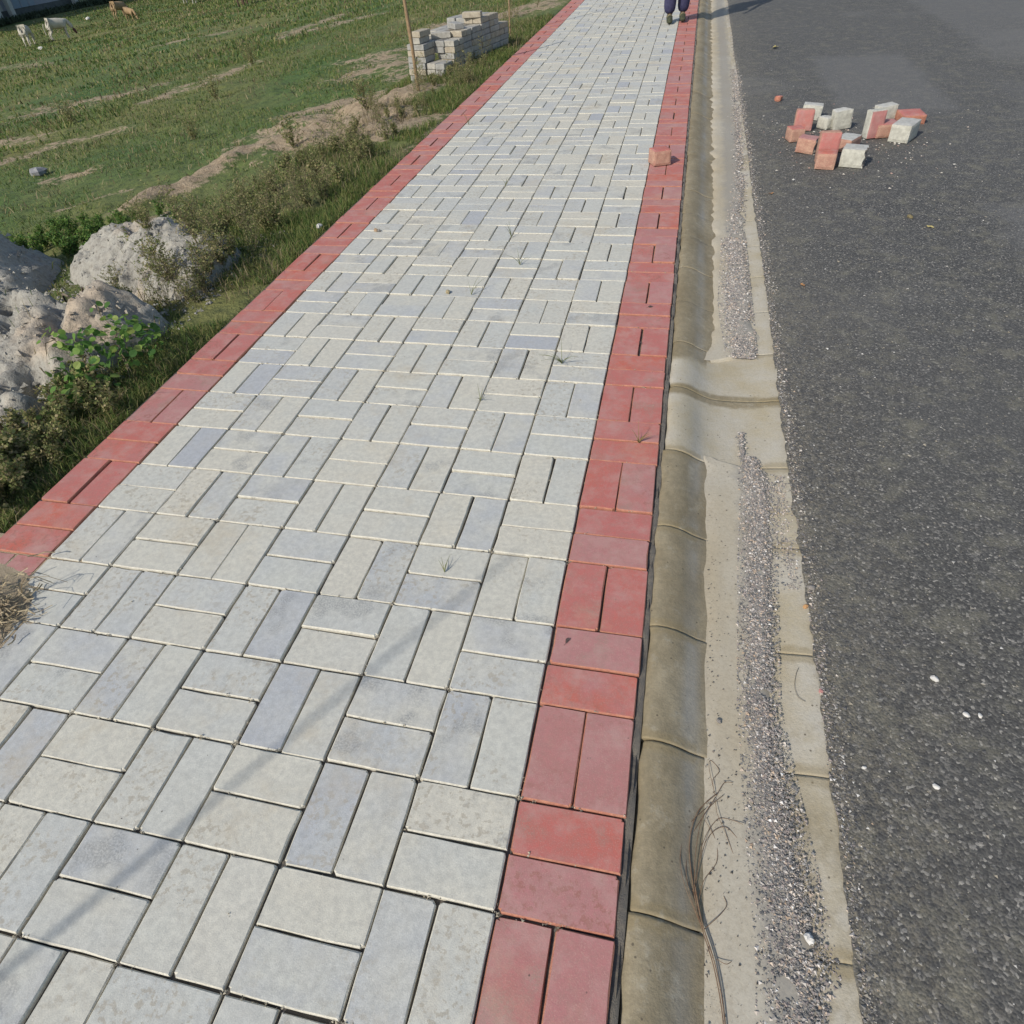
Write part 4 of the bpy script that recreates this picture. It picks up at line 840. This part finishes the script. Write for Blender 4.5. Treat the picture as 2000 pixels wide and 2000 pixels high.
# ---------------------------------------------------------------- skinned figures
FAT = [1.0]
def skin(name, nodes, edges, mat_, parent=None, sub=2, root=0):
    """nodes: (x, y, z, rx, ry)"""
    me_ = bpy.data.meshes.new(name); me_.from_pydata([n_[:3] for n_ in nodes], edges, []); me_.materials.append(mat_)
    o = bpy.data.objects.new(name, me_); COL.objects.link(o); o.parent = parent
    sk = o.modifiers.new('skin', 'SKIN'); sk.use_smooth_shade = True
    for i, n_ in enumerate(nodes): me_.skin_vertices[0].data[i].radius = (n_[3] * FAT[0], n_[4] * FAT[0]); me_.skin_vertices[0].data[i].use_root = (i == root)
    s = o.modifiers.new('sub', 'SUBSURF'); s.levels = sub; s.render_levels = sub; return o
SKINM = simple('skin_tone', (0.17, 0.09, 0.055), (0.14, 0.075, 0.045), 20); NAVY = simple('navy_cloth', (0.035, 0.035, 0.085), (0.055, 0.055, 0.11), 30); SHIRT = simple('shirt_cloth', (0.20, 0.22, 0.26), (0.26, 0.27, 0.30), 30)
SHOE = simple('dark_shoe', (0.03, 0.035, 0.028), (0.075, 0.08, 0.04), 40); SHOE2 = simple('shoe_strap', (0.20, 0.19, 0.09), (0.13, 0.10, 0.08), 40); HAIR = simple('black_hair', (0.015, 0.013, 0.012), (0.03, 0.026, 0.024), 60)
per = thing('person', 'person in navy trousers and dark shoes walking on the cream bricks beside the border', 'person', (-.03, 9.45, 0), R(8)); per.scale = (.86, 1, 1)
N_ = [(0, 0, .95, .12, .10), (0, 0, 1.10, .13, .095), (0, 0, 1.28, .15, .105), (0, 0, 1.42, .10, .08), (0, 0, 1.50, .052, .052), (0, -.01, 1.58, .075, .085), (0, -.01, 1.68, .08, .095),
      (-.10, 0, .90, .085, .085), (-.105, -.06, .50, .058, .058), (-.10, .02, .10, .038, .038), (.10, 0, .90, .085, .085), (.095, .04, .50, .058, .058), (.085, .10, .10, .038, .038),
      (-.20, 0, 1.40, .05, .05), (-.26, .02, 1.12, .038, .038), (-.27, -.08, .88, .028, .028), (.20, 0, 1.40, .05, .05), (.26, -.02, 1.12, .038, .038), (.27, -.14, .90, .028, .028),
      (-.10, -.03, .05, .038, .030), (.085, .05, .05, .038, .03), (-.275, -.10, .80, .030, .018), (.275, -.17, .82, .030, .018)]
E_ = [(0, 1), (1, 2), (2, 3), (3, 4), (4, 5), (5, 6), (0, 7), (7, 8), (8, 9), (0, 10), (10, 11), (11, 12), (3, 13), (13, 14), (14, 15), (3, 16), (16, 17), (17, 18), (9, 19), (12, 20), (15, 21), (18, 22)]
skin('body', N_, E_, SKINM, per)
for sx, hx_ in ((-1, -.275), (1, .275)):
    yb = -.11 if sx < 0 else -.18; zb = .78 if sx < 0 else .80
    for k in range(4): skin('finger', [(hx_ + (k - 1.5) * .002, yb + (k - 1.5) * .02, zb, .009, .009), (hx_, yb + (k - 1.5) * .021 - .006, zb - .04, .008, .008), (hx_ - sx * .012, yb + (k - 1.5) * .021 - .004, zb - .07 + .006 * abs(k - 1.5), .006, .006)], [(0, 1), (1, 2)], SKINM, per, 1)
    skin('thumb', [(hx_ - sx * .01, yb - .03, zb + .03, .010, .010), (hx_ - sx * .03, yb - .045, zb, .008, .008), (hx_ - sx * .035, yb - .05, zb - .02, .006, .006)], [(0, 1), (1, 2)], SKINM, per, 1)
skin('trousers', [(0, 0, .97, .155, .125), (-.10, 0, .88, .105, .11), (-.105, -.04, .50, .092, .095), (-.103, .015, .07, .075, .085), (.10, 0, .88, .105, .11), (.096, .04, .50, .092, .095), (.086, .095, .07, .075, .085)], [(0, 1), (1, 2), (2, 3), (0, 4), (4, 5), (5, 6)], NAVY, per)
skin('shirt', [(0, 0, 1.0, .16, .13), (0, 0, 1.2, .165, .12), (0, 0, 1.38, .15, .11), (0, 0, 1.455, .075, .07), (-.21, 0, 1.40, .065, .065), (-.255, .015, 1.20, .055, .055), (.21, 0, 1.40, .065, .065), (.255, -.015, 1.20, .055, .055)], [(0, 1), (1, 2), (2, 3), (2, 4), (4, 5), (2, 6), (6, 7)], SHIRT, per)
for (fx, fy) in ((-.10, 0.0), (.085, .09)):
    so = skin('shoe', [(fx, fy + .05, .045, .042, .042), (fx, fy - .04, .050, .042, .045), (fx - .01, fy - .12, .034, .046, .030), (fx - .015, fy - .18, .028, .036, .022)], [(0, 1), (1, 2), (2, 3)], SHOE, per)
    skin('strap', [(fx - .042, fy - .06, .055, .012, .012), (fx - .005, fy - .075, .088, .014, .012), (fx + .035, fy - .06, .055, .012, .012)], [(0, 1), (1, 2)], SHOE2, so, 1)
skin('hair', [(0, .01, 1.70, .083, .10), (0, .035, 1.63, .075, .065)], [(0, 1)], HAIR, per)
skin('nose', [(0, -.105, 1.64, .012, .012), (0, -.118, 1.615, .016, .014)], [(0, 1)], SKINM, per, 1)
for sx in (-1, 1): skin('ear', [(sx * .083, 0, 1.65, .012, .018), (sx * .085, 0, 1.615, .010, .015)], [(0, 1)], SKINM, per, 1); skin('eye', [(sx * .03, -.096, 1.655, .011, .009), (sx * .034, -.096, 1.655, .011, .009)], [(0, 1)], PALE[0], per, 1)
skin('mouth', [(-.02, -.098, 1.58, .007, .006), (.02, -.098, 1.58, .007, .006)], [(0, 1)], simple('lips', (0.16, 0.06, 0.05), (0.13, 0.05, 0.04), 20), per, 1)

def cow(x, y, rz, s, hide, head_mat, label, graze=True):
    FAT[0] = 1.3
    o = thing('cow', label, 'cow', (x, y, ground_z(x, y)), rz, 'cattle grazing in the far field'); o.scale = (s, s, s)
    hy, hz = (-.55, .35) if graze else (-.75, 1.05)
    nodes = [(0, .62, .98, .17, .20), (0, .25, .92, .21, .26), (0, -.15, .92, .21, .27), (0, -.50, 1.0, .16, .22), (0, -.72, .98, .10, .13),
             (0, -.90, .78 if graze else 1.15, .09, .12), (0, -1.0, .52 if graze else 1.22, .08, .09)]
    edges = [(i, i + 1) for i in range(6)]
    for sx in (-1, 1):
        b = len(nodes)   # hind leg: stifle forward, hock back
        nodes += [(sx * .14, .60, .80, .10, .13), (sx * .14, .50, .55, .065, .075), (sx * .14, .68, .36, .035, .045), (sx * .14, .64, .12, .030, .030), (sx * .14, .60, .03, .045, .05)]
        edges += [(0, b), (b, b + 1), (b + 1, b + 2), (b + 2, b + 3), (b + 3, b + 4)]
        b = len(nodes)
        nodes += [(sx * .13, -.48, .72, .075, .10), (sx * .13, -.46, .42, .04, .045), (sx * .13, -.48, .14, .030, .030), (sx * .13, -.50, .03, .042, .045)]
        edges += [(3, b), (b, b + 1), (b + 1, b + 2), (b + 2, b + 3)]
    skin('body', nodes, edges, hide, o, 1, root=1)
    hz0 = .50 if graze else 1.24
    hd = skin('head', [(0, -1.0, hz0 + .05, .095, .10), (0, -1.08, hz0 - .12, .075, .075), (0, -1.14, hz0 - .30, .055, .055)] if graze else [(0, -1.0, hz0, .095, .10), (0, -1.15, hz0 - .05, .075, .075), (0, -1.32, hz0 - .12, .055, .055)], [(0, 1), (1, 2)], head_mat, o, 1)
    for sx in (-1, 1):
        skin('ear', [(sx * .09, -.98, hz0 + .10, .03, .02), (sx * .20, -.97, hz0 + .08, .03, .012)], [(0, 1)], head_mat, hd, 1)
        skin('horn', [(sx * .05, -.96, hz0 + .14, .018, .018), (sx * .09, -.94, hz0 + .24, .012, .012), (sx * .07, -.95, hz0 + .32, .006, .006)], [(0, 1), (1, 2)], BROKEN, hd, 1)
    skin('tail', [(0, .80, 1.02, .025, .025), (0, .90, .80, .018, .018), (0, .90, .50, .022, .022), (0, .89, .38, .03, .03)], [(0, 1), (1, 2), (2, 3)], hide, o, 1)
WHITEH = simple('white_hide', (0.52, 0.49, 0.41), (0.42, 0.39, 0.31), 3); DKRED = simple('dark_red_hide', (0.13, 0.05, 0.045), (0.09, 0.04, 0.04), 3); ORH = simple('tan_hide', (0.34, 0.24, 0.13), (0.27, 0.18, 0.10), 3); BRH = simple('brown_hide', (0.14, 0.09, 0.06), (0.09, 0.06, 0.045), 3)
cow(-36.1, 37.9, R(205), .78, WHITEH, WHITEH, 'white cow nearest the left edge, grazing below the long building')
cow(-35.6, 39.8, R(150), .82, WHITEH, DKRED, 'white cow with a dark red head beside the leftmost one')
cow(-37.5, 48.0, R(170), .75, ORH, ORH, 'tan cow standing right of the pale fence end')
cow(-35.4, 46.2, R(70), .60, ORH, ORH, 'smaller tan calf close to the tan cow')
cow(-36.6, 54.8, R(250), .95, WHITEH, ORH, 'white cow with tan forequarters cut off by the top edge')
cow(-20.7, 35.2, R(200), .90, BRH, BRH, 'dark brown cow at the top edge, farthest to the right')

# ---------------------------------------------------------------- long building behind the field
bz = ground_z(-48.5, 50) - .02
bld = thing('long_building', 'long low grey building with pale pillars at the top left corner', 'building', (-48.6, 52, bz))
BW = simple('grey_wall', (0.28, 0.29, 0.325), (0.33, 0.34, 0.36), .8, .9, .1, .01); PILL = simple('pale_pillar', (0.47, 0.48, 0.43), (0.40, 0.41, 0.37), 2); PANEL = simple('blue_panel', (0.22, 0.28, 0.33), (0.27, 0.32, 0.36), .5); PLN = simple('dark_plinth', (0.08, 0.09, 0.09), (0.12, 0.13, 0.12), 3); ROOFM = simple('roof_sheet', (0.3, 0.3, 0.3), (0.22, 0.22, 0.22), 1)
link('wall', mesh('wall', *box(-10, -26, 0, -.35, 6.2, 6.0), BW), bld)
link('plinth', mesh('plinth', *box(-10.1, -26.1, -.5, -.33, 6.3, .55), PLN), bld)
link('roof', mesh('roof', [(-10.4, -26.4, 6.0), (.5, -26.4, 6.0), (.5, 6.5, 6.0), (-10.4, 6.5, 6.0), (-5, -26.4, 7.8), (-5, 6.5, 7.8)], [(0, 1, 4), (1, 2, 5, 4), (2, 3, 5), (3, 0, 4, 5), (3, 2, 1, 0)], ROOFM), bld)
for py in (-20.5, -16.4, -12.3, -8.2, -2.75, -1.45, 5.3): link('pillar', mesh('pillar', *box(-.05, -.17, -.3, .29, .17, 6.0), PILL), bld, (0, py, 0))
for k, (a_, b_, m_) in enumerate([(-24.5, -21, PANEL), (-20, -17, PANEL), (-15.9, -12.8, PANEL), (-11.8, -8.7, PANEL), (-7.7, -3.2, PANEL), (-2.45, -1.75, PILL), (-1.1, 1.5, PANEL)]):
    p = link('shutter', mesh('shutter', *box(-.345, a_, .56, -.27, b_, 5.2), m_), bld)
    for q in range(int((b_ - a_) / .8)): link('rib', mesh('rib', *box(-.268, a_ + .4 + q * .8, .58, -.24, a_ + .46 + q * .8, 5.18), BW), p)
# hedge-like dark scrub at its foot
hx_, hy_, n = -47.4, 0, 14000; yy = rng.uniform(26, 62, n); xx = -47.6 + rng.normal(0, .25, n)
tag(blades('foot_scrub', xx, yy, np.full(n, bz), rng.uniform(.10, .35, n) * (0.5 + rng.random(n)), rng.uniform(.06, .16, n), rng.uniform(.1, .9, n), simple('scrub_leaf', (0.035, 0.055, 0.03), (0.06, 0.08, 0.045), 3)), kind='stuff')
# white picket fence beyond the building
fz = ground_z(-47, 62); fen = thing('picket_fence', 'white picket fence running on from the end of the grey building', 'fence', (-48.2, 59.2, fz))
for k in range(40): link('picket', mesh('picket', *box(0, 0, 0, .06, .22, 1.7), WHITE_STONE) if k == 0 else bpy.data.meshes['picket'], fen, (.01 * k, k * .48, .75))
for z in (1.1, 2.0): link('rail', mesh('rail', *box(-.07, -.2, 0, -.01, 19.2, .12), WHITE_STONE), fen, (0, 0, z + .0), (0, 0, -.02))
for k in range(9): link('post', mesh('post', *box(-.22, 0, -.2, -.08, .14, 2.6), PLN), fen, (.05 * k, k * 2.35, 0))
link('base_wall', mesh('base_wall', *box(-.4, -.3, -.3, -.1, 19.3, .74), PLN), fen)
# small pale marker rocks in the far grass
for i, (x, y, s, lab) in enumerate([(-40.5, 48.4, .16, 'pale stone in far grass just above the two tan cows'), (-31.0, 33.0, .12, 'tiny white speck of stone below the leftmost white cow')]):
    pebble(x, y, ground_z(x, y), s, WHITE_STONE, lab, 'field_stone', seed=70 + i)
